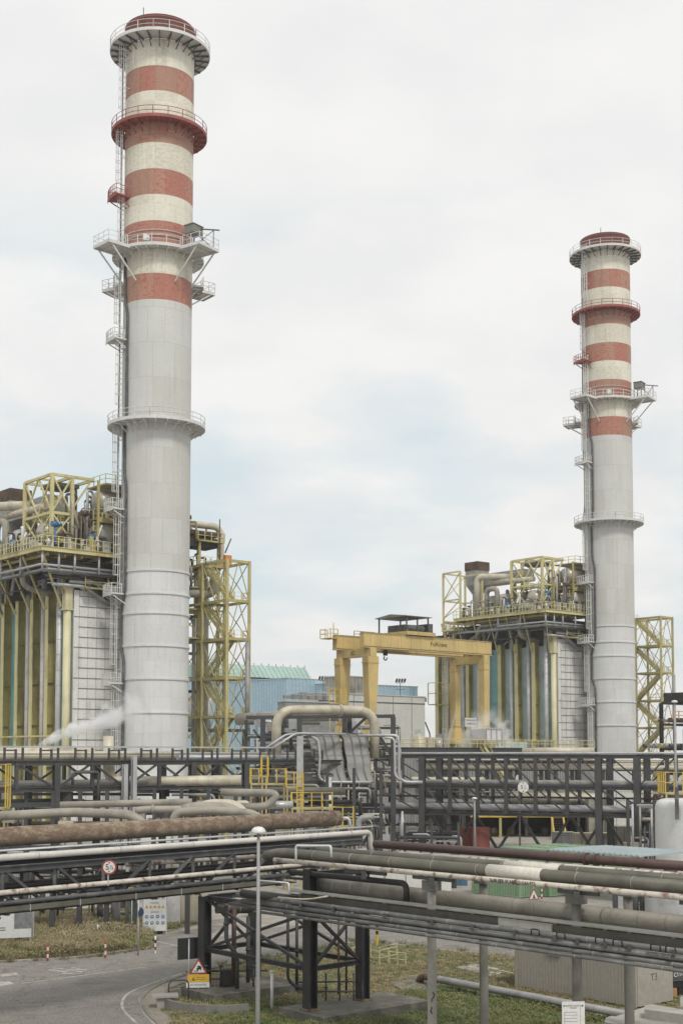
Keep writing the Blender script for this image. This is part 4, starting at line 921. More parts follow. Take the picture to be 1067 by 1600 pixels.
MB().tube(fillet([(tL(428), 0, 11.72), (tL(462), 0, 13.1), (tL(540), 0, 13.1)], .5), .11, 8).tube(fillet([(tL(420), .3, 11.72), (tL(450), .3, 13.0), (tL(470), .3, 13.0)], .5), .11, 8).build('rising_conduit', GALV, rl_)
lpipes(rl_, [(-2, tL(300), 2.4, 10.95, .42, CREAMP), (-2, tL(560), 3.6, 11.0, .3, BEIGEP), (tL(290), tL(470), 1.2, 10.75, .3, GALV), (-2, tL(560), 1.5, 8.55, .2, GREYP), (0, tL(600), 3.8, 8.6, .25, BEIGEP)])
MB().tube([(-2, .6, 7.2), (tL(95), .6, 7.2)], .18, 8).beam((-2, 0, 6.9), (tL(95), 0, 6.9), .3, .4).build('lower_beam', STEEL, rl_)
m = MB(); m.tube(fillet([(tL(112), -.4, 8.5), (tL(112), -.4, 9.55), (tL(152), -.4, 9.55), (tL(152), -.4, 6)], .25), .12, 8); m.build('pipe', STEELG, rl_)
for p in (192, 206): MB().ibeam((tL(p), -.5, 0), (tL(p), -.5, 10.2 if p < 200 else 11.0), .4, .4, .06, up=(0, 1, 0)).build('grey_post', GALV, rl_)
# rear rack with many cream pipes
PR = Vector((-16, 205)); DR = Vector((.95, -.31)).normalized(); tR = lambda px: line_t(PR, DR, px)
XR = tR(1120)+30
rr_ = rack('pipe_rack', 'rear pipe rack carrying many cream pipes behind the black pipe bridge', PR, math.atan2(DR.y, DR.x), XR, 5, [3.6, 6.4, 9.0], [tR(p) for p in range(460, 1250, 48)], [], cw=.5, braces=False)
rn = random.Random(11)
for z, k in ((9.9, 4), (9.0, 4), (6.9, 5), (5.6, 2), (4.1, 5), (2.6, 3)):
    for i in range(k):
        r = rn.choice([.14, .2, .28, .38]); a = rn.choice([380, 380, 420, 600, 640]); b = rn.choice([1200, 1200, 1200, 960])
        MB().tube([(tR(a), -.3+i*1.15, z+r*.5+.1), (tR(b), -.3+i*1.15, z+r*.5+.1)], r, 10).build('pipe', rn.choice([CREAMP, CREAMP, YELD, BEIGEP, GREYP, GALV, STEELG, BROWN]), rr_)
MB().tube([(tR(590), -1, 10.35), (XR, -1, 10.35)], .12, 8).build('pipe', WHITE, rr_)
d1 = lambda a, b, y, z, r, m_: MB().tube([(tR(a), y, z), (tR(b), y, z)], r, 16).build('large_pipe', m_, rr_)
d1(800, 1000, -1.4, 5.0, .75, CREAMP); d1(540, 760, -1.6, 7.4, .5, CREAMP); d1(820, 930, -2.2, 11.4, .62, CREAMP)
# far right structures
t = rack('pipe_rack', 'distant dark pipe rack at right edge behind the more distant stair tower', (56, 215), RZ, 40, 6, [4, 8, 12, 16, 19.5], [0, 7, 14, 21, 28], [], cw=.5, braces=False)
for k in range(22): MB().tube([(-6, rn.uniform(-.5, 6), rn.choice([4.5, 8.5, 12.5, 16.4])), (30, rn.uniform(-.5, 6), 0)][:1]+[(30, rn.uniform(0, 5), rn.choice([4.5, 8.5, 12.5, 16.4]))], rn.uniform(.12, .4), 8).build('pipe', rn.choice([CREAMP, GREYP, STEELG, YELD, BROWN]), t) if 0 else MB().tube([(-6, 0+k % 6, 4.5+4*(k//6)), (30, 0+k % 6, 4.5+4*(k//6))], rn.uniform(.15, .4), 8).build('pipe', rn.choice([CREAMP, GREYP, STEELG, YELD, BROWN]), t)
MB().bx(-2, 26, -.6, 4, 19.6, 21.0).build('dark_roof', DARK, t); MB().bx(-4, 3, -2, -1, 10, 15).build('clad_box', BLUEC, t)
MB().rail([(-6, -.7, 16.6), (26, -.7, 16.6)], 1.3, .06, 1.5).build('railing', ORANGE, t)
# ================================================================== MID CLUSTER: big pipes, tray cascade, frames
def wp(name, label, pts, r, m_, fr=None, n=14, cat='pipe', flanges=(), group=None, seams=0):
    P = [at(*q) for q in pts]; m = MB(); path = fillet(P, fr or r*3, 6); m.tube(path, r, n)
    if seams:
        for a, b in zip(P, P[1:]):
            k = int((b-a).length/seams); d = (b-a).normalized()
            for i in range(1, k): q = a.lerp(b, i/k); m.tube([q-d*.02, q+d*.02], r*1.025, n)
    for i, f in flanges:
        q = P[i].lerp(P[i+1], f); d = (P[i+1]-P[i]).normalized(); m.tube([q-d*.09, q+d*.09], r*1.3, n)
    return m.single(name, m_, label, cat, group)
wp('insulated_pipe', 'large cream insulated pipe with two downturned elbows below crane legs', [(432, 1200, 131), (432, 1110, 131), (505, 1109, 133), (585, 1111, 135), (585, 1185, 135)], .47, mat('dulled cream cladding', (.47, .43, .335), .5, .1, .14, .7, (.25, .22, .17), .55, .8, .5), 1.8, 20, seams=1.3, flanges=[(2, .33)])
wp('insulated_pipe', 'dull beige pipe running behind stair tower toward the large cream pipe', [(372, 1124, 172), (436, 1120, 168), (530, 1117, 166)], .75, BEIGEP, seams=1.5)
t = thing('support_frame', 'black braced portal frame carrying the large cream insulated pipe', 'frame', (0, 0, 0))
fp = lambda x, y, Y=136.5: at(x, y, Y)
m = MB(); m.beam(fp(385, 1121), fp(617, 1119), .4, .35)
for x in (411, 468, 538, 614): m.beam(fp(x, 1120), Vector((fp(x, 1120).x, fp(x, 1120).y, 0)), .6 if x > 450 else .45, .5)
m.beam(fp(546, 1121, 137.5), Vector((fp(546, 1121, 137.5).x, 137.5, 0)), .5)
m.beam(fp(576, 1121), fp(612, 1182), .3); m.beam(fp(572, 1121), fp(541, 1150), .3); m.beam(fp(396, 1140), fp(411, 1160), .2); m.beam(fp(385, 1152), fp(614, 1150), .2)
m.build('black_frame', STEEL, t)
m = MB().ibeam(fp(469, 1150, 119), Vector((fp(469, 1150, 119).x, 119, 0)), .56, .56, .1, up=(0, 1, 0)); m.single('grey_column', GALV, 'pale grey steel column standing left of the cable tray cascade', 'column')
# ribbon trays
def ribbon(label, x0, wpx, pts, Y0):
    P = [at(x0+dx, y, Y0+dy) for dx, y, dy in pts]; P = fillet(P, 1.2, 6); wd = wpx*Y0/F; m = MB()
    side = Vector((1, .05, 0)).normalized()*wd/2; vs = []
    for i, p in enumerate(P):
        d = (P[min(i+1, len(P)-1)]-P[max(i-1, 0)]).normalized(); nn = side.cross(d).normalized()*.1
        vs += [p-side+nn, p+side+nn, p+side-nn, p-side-nn]
    fs = []
    for i in range(len(P)-1):
        b = i*4
        for k in range(4): fs.append((b+k, b+4+k, b+4+(k+1) % 4, b+(k+1) % 4))
    m._a(vs, fs); m._a([vs[k] for k in range(4)], [(0, 1, 2, 3)]); m._a([vs[-4+k] for k in range(4)], [(3, 2, 1, 0)])
    for i in range(len(P)-1):
        for s__ in (-.94, .94): m.beam(P[i]+side*s__+Vector((0, -.06, .1)), P[i+1]+side*s__+Vector((0, -.06, .1)), .07, .16)
    for i in range(2, len(P)-2, 4): m.beam(P[i]-side*1.03, P[i]+side*1.03, .07, .34)
    return m.single('cable_duct', mat('grey duct sheet', (.22, .218, .205), .55, .1, .15, .8, (.17, .165, .15), .5, 1.2, .5), label, 'cable duct', 'cascade of grey cable ducts')
RB = [(-18, 1153, 16), (-6, 1148, 1.5), (0, 1152, 0), (3, 1177, -.2), (6, 1188, -.8), (7, 1208, -1.1), (12, 1222, -1.5)]
for i, (x, w_) in enumerate(((500, 12), (513, 12), (525, 10), (542, 12), (555, 12), (567, 10))):
    ribbon(['leftmost curved grey cable duct of the cascade', 'second grey cable duct from the left in the cascade', 'third grey cable duct in the cascade, beside its gap', 'fourth grey cable duct, just right of the cascade gap', 'fifth grey cable duct of the cascade, next to last', 'rightmost narrow grey cable duct of the cascade'][i], x, w_, RB, 134)
ribbon('steeper grey duct curling down left of the cascade', 487, 9, [(-3, 1152, 10), (0, 1156, 1), (3, 1165, 0), (5, 1182, 0), (9, 1188, -1)], 132)
wp('conduit', 'thin pale conduit dropping beside the right end of duct cascade', [(560, 1149, 133), (620, 1149, 133), (623, 1160, 133), (623, 1215, 133), (632, 1222, 133), (660, 1222, 133)], .14, GALV, .5, 8)
wp('conduit', 'second pale conduit parallel beside the cascade end', [(600, 1153, 132), (616, 1153, 132), (617, 1212, 132), (625, 1219, 132)], .12, GALV, .5, 8)
wp('conduit', 'pale curled conduit left of duct cascade', [(486, 1150, 131), (497, 1156, 131), (500, 1180, 131), (498, 1215, 131), (508, 1222, 131), (580, 1222, 131)], .13, GALV, .5, 8)
# generic clutter between racks: skid of small pipes
rn = random.Random(5)
def clutter(label, px0, px1, py0, py1, Y0, Y1, n, mats_, name='process_skid'):
    c0 = at((px0+px1)/2, 1180, (Y0+Y1)/2); t = thing(name, label, 'piping', (c0.x, c0.y, 0), 0)
    def q(px, py, Y): return at(px, py, Y)-Vector((c0.x, c0.y, 0))
    for k in range(n):
        Y = rn.uniform(Y0, Y1); a, b = sorted((rn.uniform(px0, px1), rn.uniform(px0, px1))); y = rn.uniform(py0, py1); r = rn.choice([.05, .08, .12, .2]); b = min(px1, b+20)
        s = rn.random()
        if s < .45: m = MB().tube(fillet([q(a, y, Y), q(b, y, Y), q(b, min(py1+10, y+rn.uniform(6, 40)), Y)], .5), r, 8)
        elif s < .8: m = MB().tube([q(a, y, Y), Vector((q(a, y, Y).x, q(a, y, Y).y, 0))], r, 8)
        else: m = MB().box(q(a, y, Y), (rn.uniform(.6, 1.8), 1, rn.uniform(.5, 1.6)))
        m.build('pipe' if s < .8 else 'equipment_box', rn.choice(mats_), t)
    for x in range(int(px0), int(px1)+1, 42):
        p = q(x, py0, Y1); MB().beam(p, Vector((p.x, p.y, 0)), .3).build('post', STEEL, t)
        MB().beam(q(x, py0, Y0), Vector((q(x, py0, Y0).x, q(x, py0, Y0).y, 0)), .3).build('post', STEEL, t)
    for k in range(4): y = py0+(py1-py0)*(k+.3)/4; MB().beam(q(px0, y, Y1), q(px1, y, Y1), .22, .26).build('beam', STEEL, t)
    return t
MX = [GALV, STEELG, BEIGEP, CREAMP, STEEL, GREYP, DARK]
clutter('dense pipework skid beneath the large cream pipe', 385, 500, 1125, 1200, 138, 149, 42, MX)
clutter('dense pipework skid beneath black portal frame right of ducts', 545, 625, 1130, 1230, 138, 147, 34, MX)
clutter('grey and black pipework behind yellow catwalks', 385, 600, 1200, 1300, 126, 140, 60, MX)
clutter('dim pipework below the handrail rack at far left', 0, 190, 1236, 1300, 112, 120, 34, MX)
clutter('pipework beneath the middle of the handrail rack', 200, 390, 1232, 1300, 118, 128, 30, MX)
clutter('low dark pipework behind the foreground rusty rack', 0, 300, 1318, 1395, 84, 92, 46, [STEEL, STEEL, DARK, STEELG, BEIGEP, GALV])
clutter('low pipework under the black pipe bridge left part', 590, 720, 1285, 1335, 150, 168, 34, [STEEL, GALV, STEELG, BEIGEP])
clutter('low pipework near right edge under black pipe bridge', 980, 1075, 1250, 1330, 140, 150, 30, [STEEL, GALV, STEELG, BEIGEP])
clutter('small piping and valves beside the pale blue roof', 960, 1075, 1370, 1420, 86, 94, 26, [STEEL, GALV, WHITE, STEELG])
# yellow catwalks
def catwalk(label, px0, px1, pyf, Y, dep=1.4, h=1.2, lad=None):
    a, b = at(px0, pyf, Y), at(px1, pyf, Y); t = thing('catwalk', label, 'catwalk', ((a.x+b.x)/2, Y, a.z), 0); w_ = (b.x-a.x)/2
    MB().bx(-w_, w_, 0, dep, -.15, 0).build('deck', YELD, t)
    MB().rail([(-w_, dep, 0), (-w_, 0, 0), (w_, 0, 0), (w_, dep, 0)], h, .045, .75, 2).build('railing', HANDY, t)
    for x in (-w_+.1, w_-.1): MB().beam((x, .1, -a.z), (x, .1, -.15), .14).build('post', YELD, t)
    if lad: x, z = lad; MB().ladder((x, -.1, z), (x, -.1, 1.1), (1, 0, 0), .5, .045, .35).build('ladder', HANDY, t)
    return t
catwalk('long yellow catwalk at left of the vertical caged ladder', 391, 446, 1224, 112)
catwalk('small yellow railed landing with ladder below it', 447, 472, 1229, 111, lad=(.5, -3.2))
catwalk('yellow railed platform above rusty pipe end', 455, 519, 1262, 109)
catwalk('lower yellow railing with open posts right of rusty pipe end', 519, 552, 1291, 107, h=1.5)
catwalk('tall yellow railed stand behind long yellow catwalk', 408, 418, 1212, 116, h=1.7)
catwalk('yellow railed valve platform on top of the large cream pipe', 514, 541, 1098, 148, h=1.5)
catwalk('orange yellow railed platform above white tank at right edge', 1039, 1080, 1239, 131, 3, 2.0)
catwalk('yellow railing at far left edge above the grey elbowed pipe', -12, 9, 1262, 100, h=3.2)
# mid pipes
wp('insulated_pipe', 'wide cream pipe with upturned elbow and blunt right end under handrail rack', [(170, 1150, 121), (170, 1221, 121), (260, 1221, 121), (377, 1219, 121)], .47, CREAMP, 1.2, 16, seams=.9)
MB().beam(at(200, 1233, 121), at(380, 1231, 121), .3, .25).single('support_beam', STEEL, 'black beam carrying the wide cream pipe', 'beam')
wp('insulated_pipe', 'beige pipe hanging low across left behind black columns', [(95, 1258, 99), (300, 1253, 99)], .26, BEIGEP, seams=1.5)
wp('flanged_pipe', 'beige pipe with dark flange below the wide cream pipe', [(212, 1267, 97), (225, 1265, 97), (320, 1264, 97)], .27, BEIGEP, flanges=[(1, .15)])
wp('insulated_pipe', 'long grey beige pipe bending down just behind rusty pipe left', [(-20, 1276, 80), (115, 1269, 82), (207, 1273, 80), (230, 1292, 80)], .28, BEIGEP, .7, 16, seams=.8)
wp('insulated_pipe', 'beige elbowed pipe lying just behind rusty pipe centre', [(271, 1296, 79), (273, 1269, 79), (330, 1266, 79), (395, 1271, 79), (412, 1283, 79)], .25, BEIGEP, .6, 14, seams=.8)
wp('pipe_hood', 'cream rounded cover over pipe above rusty pipe centre', [(316, 1262, 84), (330, 1258, 84), (368, 1258, 84), (388, 1282, 84)], .38, CREAMP, 1.2, 14)
wp('insulated_pipe', 'thick olive brown pipe beneath the cream rounded cover', [(286, 1268, 82.5), (305, 1263, 82.5), (362, 1264, 82.5), (381, 1286, 82.5)], .42, BEIGEP, .9, 14)
wp('insulated_pipe', 'brown beige pipe with slanting drop left of yellow platform', [(345, 1238, 103), (425, 1239, 103), (432, 1243, 103), (418, 1260, 103), (370, 1261, 103)], .30, BEIGEP, .6, 14, seams=.9)
wp('insulated_pipe', 'silver pipe continuing right from the slanting drop', [(414, 1259, 104), (458, 1257, 104)], .28, ALU)
wp('pipe', 'dark olive pipe passing behind the yellow platform', [(395, 1236, 118), (540, 1236, 118)], .35, OLIVE)
wp('pipe', 'small grey elbow pipe rising by right yellow posts', [(560, 1300, 100), (560, 1278, 100), (585, 1276, 100)], .22, GREYP, .5)
wp('pipe', 'pale thin looped pipe under right yellow posts', [(528, 1300, 100), (528, 1280, 100), (546, 1277, 100), (548, 1300, 100)], .12, GALV, .5)
wp('insulated_pipe', 'thick cream pipe glimpsed behind the handrail at far left', [(-20, 1178, 130), (150, 1178, 130)], .62, CREAMP)
wp('insulated_pipe', 'capped cream vessel pipe above bridge before the more distant grid wall', [(832, 1174, 175), (926, 1174, 175)], .5, CREAMP)
# ================================================================== STEAM
def steam(label, p0, p1, r0, r1, dens):
    """a puff of vapour: cone about its own X axis, density falling to zero at its sides and ends"""
    a, b = at(*p0), at(*p1); L_ = (b-a).length; m = MB(); m.tube([(0, 0, 0), (L_, 0, 0)], [r0*1.05, r1*1.05], 20)
    vm = bpy.data.materials.new('steam vapour'); vm.use_nodes = True; t = vm.node_tree; t.nodes.clear()
    o = t.nodes.new('ShaderNodeOutputMaterial'); v = t.nodes.new('ShaderNodeVolumePrincipled'); v.inputs['Color'].default_value = (.95, .95, .95, 1)
    c = t.nodes.new('ShaderNodeTexCoord'); s = t.nodes.new('ShaderNodeSeparateXYZ'); t.links.new(c.outputs['Object'], s.inputs[0])
    no = t.nodes.new('ShaderNodeTexNoise'); no.inputs['Scale'].default_value = .85; no.inputs['Detail'].default_value = 8; no.inputs['Roughness'].default_value = .6; t.links.new(c.outputs['Object'], no.inputs[0])
    rr = mth('SQRT', mth('ADD', mth('POWER', s.outputs[1], 2, tree=t), mth('POWER', s.outputs[2], 2, tree=t), tree=t), tree=t)
    rx = mth('MULTIPLY_ADD', s.outputs[0], (r1-r0)/L_, r0, tree=t); u = mth('DIVIDE', s.outputs[0], L_, tree=t)
    fall = mth('SUBTRACT', 1, mth('DIVIDE', rr, rx, tree=t), tree=t, clamp=True)
    endf = mth('MULTIPLY', mth('MULTIPLY', u, 12, tree=t, clamp=True), mth('MULTIPLY', mth('SUBTRACT', 1, u, tree=t), 1.6, tree=t, clamp=True), tree=t, clamp=True)
    q = mth('SUBTRACT', mth('MULTIPLY_ADD', fall, .8, mth('MULTIPLY', no.outputs[0], 2.6, tree=t), tree=t), 1.5, tree=t, clamp=True)
    t.links.new(mth('MULTIPLY', mth('MULTIPLY', q, endf, tree=t), dens, tree=t), v.inputs['Density']); t.links.new(v.outputs[0], o.inputs['Volume'])
    ob = m.build('steam_plume', vm); ob.location = a; ob.rotation_euler = (b-a).to_track_quat('X', 'Z').to_euler(); return tag(ob, label, 'steam', kind='stuff')
steam('thin white steam plume drifting up right across the larger boiler', (56, 1167, 128), (225, 1098, 131), .35, 2.0, 6)
steam('small white steam cloud at foot of the gantry crane', (722, 1172, 208), (764, 1108, 208), 1.8, 2.3, 1.6)
steam('white steam puff right of the gantry crane leg', (794, 1170, 212), (768, 1104, 212), 2.0, 1.7, 1.4)
# ================================================================== FOREGROUND RACK B (rusty pipe) : line from near left to far right
PB = Vector((-14.2, 56)); DB = Vector((.641, .767)); NB = Vector((.767, -.641))
def lp(P, D, Nn, px, off, z):
    b = P+Nn*off; t = line_t(b, D, px); q = b+D*t; return Vector((q.x, q.y, z))
bp = lambda px, off, z: lp(PB, DB, NB, px, off, z)
SEAM = mat('pale band strip', (.34, .325, .28), .5, .2, .15)
def lin(name, label, pts, r, m_, fr=None, n=18, seams=0, flanges=(), cat='pipe', group=None, extra=None):
    m = MB(); m.tube(fillet(pts, fr or r*3, 6), r, n); pts = [Vector(p) for p in pts]
    if seams:
        for a, b in zip(pts, pts[1:]):
            k = int((b-a).length/seams); d = (b-a).normalized()
            for i in range(1, k): q = a.lerp(b, i/k); m.m = 1; m.tube([q-d*.018, q+d*.018], r*1.025, n); m.m = 0
    for i, f in flanges:
        q = pts[i].lerp(pts[i+1], f); d = (pts[i+1]-pts[i]).normalized(); m.tube([q-d*.05, q+d*.05], r*1.35 if r < .2 else r*1.08, n)
    if extra: extra(m)
    return m.single(name, [m_, SEAM], label, cat, group)
lin('rusty_pipe', 'very thick rusted brown pipe crossing the left foreground', [bp(-90, 0, 7.62), bp(527, 0, 7.62)], .41, rustmat(), n=28, flanges=[(0, .36), (0, .67), (0, .78), (0, .98)])
lin('conduit_bundle', 'pale grey conduit strip running just below the thick rusted pipe', [bp(-80, .75, 7.12), bp(582, .75, 7.12)], .045, GALV, n=8, extra=lambda m: [m.tube([bp(-80, .75+.1*k, 7.12), bp(582, .75+.1*k, 7.12)], .04, 8) for k in (1, 2)])
lin('white_pipe', 'white painted pipe with rusty elbow turned down at its right end', [bp(-80, 1.15, 6.86), bp(578, 1.15, 6.86), bp(579, 1.2, 5.6)], .14, WHITEP, .35, seams=4)
lin('cream_rusty_pipe', 'thin cream pipe with rust patches on lower part of left rack', [bp(-80, 1.7, 5.52), bp(470, 1.7, 5.52), bp(485, 1.4, 5.75)], .105, WHITERUST, seams=3)
lin('grey_pipe', 'scuffed grey pipe between cream rusty pipe and cable channel', [bp(-80, 1.75, 5.1), bp(460, 1.75, 5.1)], .10, STEELG)
lin('dark_pipe', 'thin dark pipe high on far side of left rack', [bp(-80, -.6, 6.1), bp(560, -.6, 6.1)], .1, DARK)
lin('cream_rusty_pipe', 'back cream and brown pipe running right toward concrete columns', [bp(200, -.1, 6.05), bp(420, .4, 5.95), bp(560, 2.6, 5.95)], .11, WHITERUST)
# rack frame B
tb = thing('foreground_rack', 'dark trussed rack carrying the thick rusted pipe over the road', 'pipe rack', (PB.x, PB.y, 0))
def loc(v): return v-Vector((PB.x, PB.y, 0))
def q(px, off, z): return loc(bp(px, off, z))
for off in (-.9, 1.35):
    MB().ibeam(q(-90, off, 6.42), q(566, off, 6.42), .22, .26, .04).build('top_chord', STEELG if off > 0 else STEEL, tb)
    MB().ibeam(q(-90, off, 5.35), q(566, off, 5.35), .2, .12, .03).build('middle_chord', STEEL, tb)
    MB().ibeam(q(-90, off, 4.74), q(430, off, 4.74), .22, .2, .03).build('bottom_chord', STEEL, tb)
b0 = bp(-90, 1.42, 0); tt = 0; xs = []
base = PB+NB*1.35
ts = [line_t(base, DB, p) for p in (-90, 9, 90, 165, 237, 304, 368, 430, 490, 540)]
vx = lambda t_, off, z: loc(Vector((*(PB+NB*off+DB*t_), z)))
for i, t_ in enumerate(ts):
    for off, m_ in ((-.9, STEEL), (1.35, STEELG)):
        MB().ibeam(vx(t_, off, 4.6), vx(t_, off, 6.3), .13, .13, .03, up=(0, 1, 0)).build('post', m_, tb)
        if i+1 < len(ts):
            a, b = (6.35, 4.6) if i in (0, 1, 2) else (4.6, 6.35)
            MB().beam(vx(t_+.1, off+.03, a), vx(ts[i+1]-.1, off+.03, b), .12, .12).build('diagonal', m_, tb)
    MB().beam(vx(t_, -.9, 6.2), vx(t_, 1.35, 6.2), .14, .2).beam(vx(t_, -.9, 4.66), vx(t_, 1.8, 4.66), .14, .12).beam(vx(t_, -.9, 5.3), vx(t_, 1.8, 5.3), .1, .1).build('cross_beam', STEEL, tb)
MB().beam(q(-90, 1.9, 4.86), q(430, 1.9, 4.86), .05, .2).beam(q(-90, 1.75, 4.76), q(430, 1.75, 4.76), .3, .04).build('cable_channel', OLIVE, tb)
MB().beam(q(-90, .9, 4.62), q(455, .9, 4.62), .8, .05).build('bottom_tray', DARK, tb)
MB().beam(q(-90, .2, 4.9), q(430, .2, 4.9), .5, .1).build('inner_tray', DARK, tb)
for o_, z, r in ((.9, 4.95, .09), (.5, 4.75, .12), (-.2, 4.8, .14), (-.5, 5.6, .08), (.4, 5.55, .1), (-.6, 6.7, .12), (.8, 5.6, .07)):
    MB().tube([q(-90, o_, z), q(440, o_, z)], r, 10).build('small_pipe', DARK if z < 6 else STEELG, tb)
for p in (53, 130, 216, 286, 350):
    t_ = line_t(PB+NB*1.93, DB, p); MB().beam(vx(t_, 1.94, 4.72), vx(t_, 1.94, 5.0), .03, .03).build('bracket', GALV, tb)
ps = at(171, 1355, 55.2); t = thing('height_limit_sign', 'round red rimmed height limit sign reading 5,15 m on left rack', 'sign', ps, R(4))
MB().tube([(0, 0, 0), (0, .04, 0)], .30, 32, sm=False).build('red_rim', SIGNRED, t); MB().tube([(0, -.006, 0), (0, .01, 0)], .235, 32, sm=False).build('white_face', SIGNW, t)
text_mb('5', .33, INK, 'lettering', t, (-.08, -.012, 0), (R(90), 0, 0), .004); text_mb('m', .11, INK, 'lettering', t, (.08, -.012, .055), (R(90), 0, 0), .004); text_mb(',15', .17, INK, 'lettering', t, (.075, -.012, -.05), (R(90), 0, 0), .004)
for s_ in (-1, 1): MB()._a([(-.05, -.013, s_*.2), (.05, -.013, s_*.2), (0, -.013, s_*.14)], [(0, 1, 2)]).build('arrow_mark', INK, t)
MB().beam((-.04, .06, -.75), (-.04, .06, .25), .05).build('post', GALV, t)
# ================================================================== FOREGROUND RACK C (line -e1) and black portal
PC = Vector((-.4, 55.3)); DC = Vector((.665, -.747)); NC_ = Vector((-.747, -.665))   # NC_ points toward the camera
cp = lambda px, off, z: lp(PC, DC, NC_, px, off, z)
CE = 1180
def C(name, label, px0, px1, off, z, r, m_, pre=(), post=(), **k): return lin(name, label, list(pre)+[cp(px0, off, z), cp(px1, off, z)]+list(post), r, m_, **k)
SLV = mat('off white sleeve cladding', (.64, .61, .53), .55, 0, .08, .8, (.40, .36, .28), .5, 1.6, .54, 3)
C('dark_red_pipe', 'long dark red brown pipe, topmost of the right foreground pipes', 586, CE, -2.6, 7.26, .17, DRED, flanges=[(0, .615), (0, .64)])
C('olive_pipe', 'rear olive grey insulated pipe behind the cream sleeve', 497, CE, -.75, 6.98, .19, OLIVE, n=20, seams=3)
C('olive_pipe', 'front olive grey insulated pipe on right foreground rack', 440, CE, 0, 6.85, .215, OLIVE, n=22, pre=[cp(418, -.7, 6.6)], seams=2.2)
C('pipe_sleeve', 'cream sleeve on rear olive pipe', 788, 873, -.75, 6.98, .205, SLV, n=22, cat='sleeve'); C('pipe_sleeve', 'cream sleeve wrapped round front olive pipe', 762, 846, 0, 6.85, .235, SLV, n=22, cat='sleeve')
C('flaking_pipe', 'white flaking pipe with rust and stencilled letters under olive pipes', 430, CE, .42, 6.58, .10, WHITERUST, seams=5)
C('flaking_pipe', 'white flaking pipe strip glimpsed between dark red and olive pipes', 615, CE, -1.5, 7.05, .10, WHITERUST)
C('insulated_pipe', 'broad beige insulated pipe with banded joints below olive pipes', 500, CE, -.9, 5.55, .30, BEIGEP, n=24, seams=1.05, flanges=[(0, .72)])
lin('black_pipe', 'black pipe with downturned elbow above the broad beige pipe', [cp(455, -.2, 6.05), cp(634, -.3, 6.05), cp(634, -.3, 5.2)], .12, mat('black pipe coating', (.035, .034, .033), .5, 0, .2), .3)
lin('white_frame_pipe', 'thin white bent pipe standing above front olive pipe', [cp(463, .5, 6.5), cp(463, .5, 7.25), cp(517, .5, 7.35), cp(518, .5, 6.9)], .05, WHITE, .1, 8)
lin('pale_conduit', 'thin pale conduit bent down below cream rusty pipe', [cp(405, 1.2, 5.75), cp(452, 1.3, 5.8), cp(453, 1.3, 5.35)], .04, WHITE, .1, 8)
lin('yellowed_hose', 'thin yellowed hose sagging over the cable tray', [cp(375, 1.1, 5.25), cp(430, 1.1, 5.12), cp(480, 1.1, 5.18), cp(512, 1.1, 5.42)], .035, CREAMP, 1, 8)
def trayx(m):
    for k in range(6): m.beam(cp(455, .55+k*.1, 5.45), cp(CE, .55+k*.1, 5.45), .06, .05)
lin('cable_tray', 'flat pale ribbed cable tray in front of broad beige pipe', [cp(455, .5, 5.36), cp(CE, .5, 5.36)], .03, mat('dull pale tray', (.27, .275, .245), .55, .1, .15, .8, (.14, .14, .12), .4, 2, .5), n=6, extra=trayx, cat='cable tray')
lin('panel_strip', 'grey green panel strip running beneath the ribbed cable tray', [cp(455, .7, 5.22), cp(CE, .7, 5.22)], .03, OLIVE, n=6, cat='panel', extra=lambda m: m.beam(cp(470, .72, 5.2), cp(CE, .72, 5.2), .04, .24))
MB().beam(cp(776, .78, 5.2), cp(858, .78, 5.2), .05, .27).single('cladding_strip', SLV, 'off white panel length below ribbed cable tray', 'panel')
tx = cp(797, .535, 6.58); text_mb('TUBI PER SCARICO GAS FTS', .17, INK, 'lettering', bpy.data.objects['flaking_pipe'], tx-bpy.data.objects['flaking_pipe'].location, (R(90), 0, math.atan2(DC.y, DC.x)), .004)
for i, (o_, z, r, a, lb) in enumerate(((1.15, 5.03, .105, 372, 'upper grey conduit pipe beneath ribbed cable tray'), (1.2, 4.82, .095, 380, 'second grey conduit pipe beneath ribbed cable tray'), (1.25, 4.63, .08, 392, 'third grey conduit pipe beneath ribbed cable tray'), (1.3, 4.47, .06, 400, 'lowest thin grey conduit pipe of the right foreground rack'))):
    C('conduit_pipe', lb, a, CE, o_, z, r, mat('mid grey conduit', (.135, .137, .135), .5, .1, .25, 1, (.26, .25, .24), .5, 2, .52), n=10, seams=3)
C('conduit_pipe', 'dark conduit pipe on far side under broad beige pipe', 470, CE, -1.3, 5.0, .09, STEELG)
C('conduit_pipe', 'darkest thin conduit on far side of right rack', 470, CE, -.2, 4.9, .1, STEEL)
m_ = MB()
for a in (826, 865, 925, 952, 1010, 1033):
    p = cp(a, 1.34, 4.98); d = Vector((*DC, 0)); m_.tube(fillet([p, p+Vector((0, 0, .2)), p+d*.35+Vector((0, 0, .2)), p+d*.35], .08, 3), .025, 6)
m_.single('pipe_clips', BLACK, 'small black hoop clips standing on the upper grey conduits', 'clips')
tc_ = thing('rack_frame', 'steel cross frames holding the right foreground pipes between columns', 'frame', (PC.x, PC.y, 0))
lc = lambda v: v-Vector((PC.x, PC.y, 0))
for p in (470, 520, 600, 673, 735, 800, 862, 897, 940, 977, 1045, 1100):
    MB().beam(lc(cp(p, -1.6, 5.02)), lc(cp(p, 1.4, 4.98)), .12, .16).build('cross_beam', STEEL, tc_)
for p in (568, 673, 897, 1085): MB().beam(lc(cp(p, -3.0, 6.32)), lc(cp(p, .7, 6.32)), .2, .28).beam(lc(cp(p-28, .35, 6.42)), lc(cp(p+34, .35, 6.42)), .14, .14).build('top_cross_beam', STEEL, tc_)
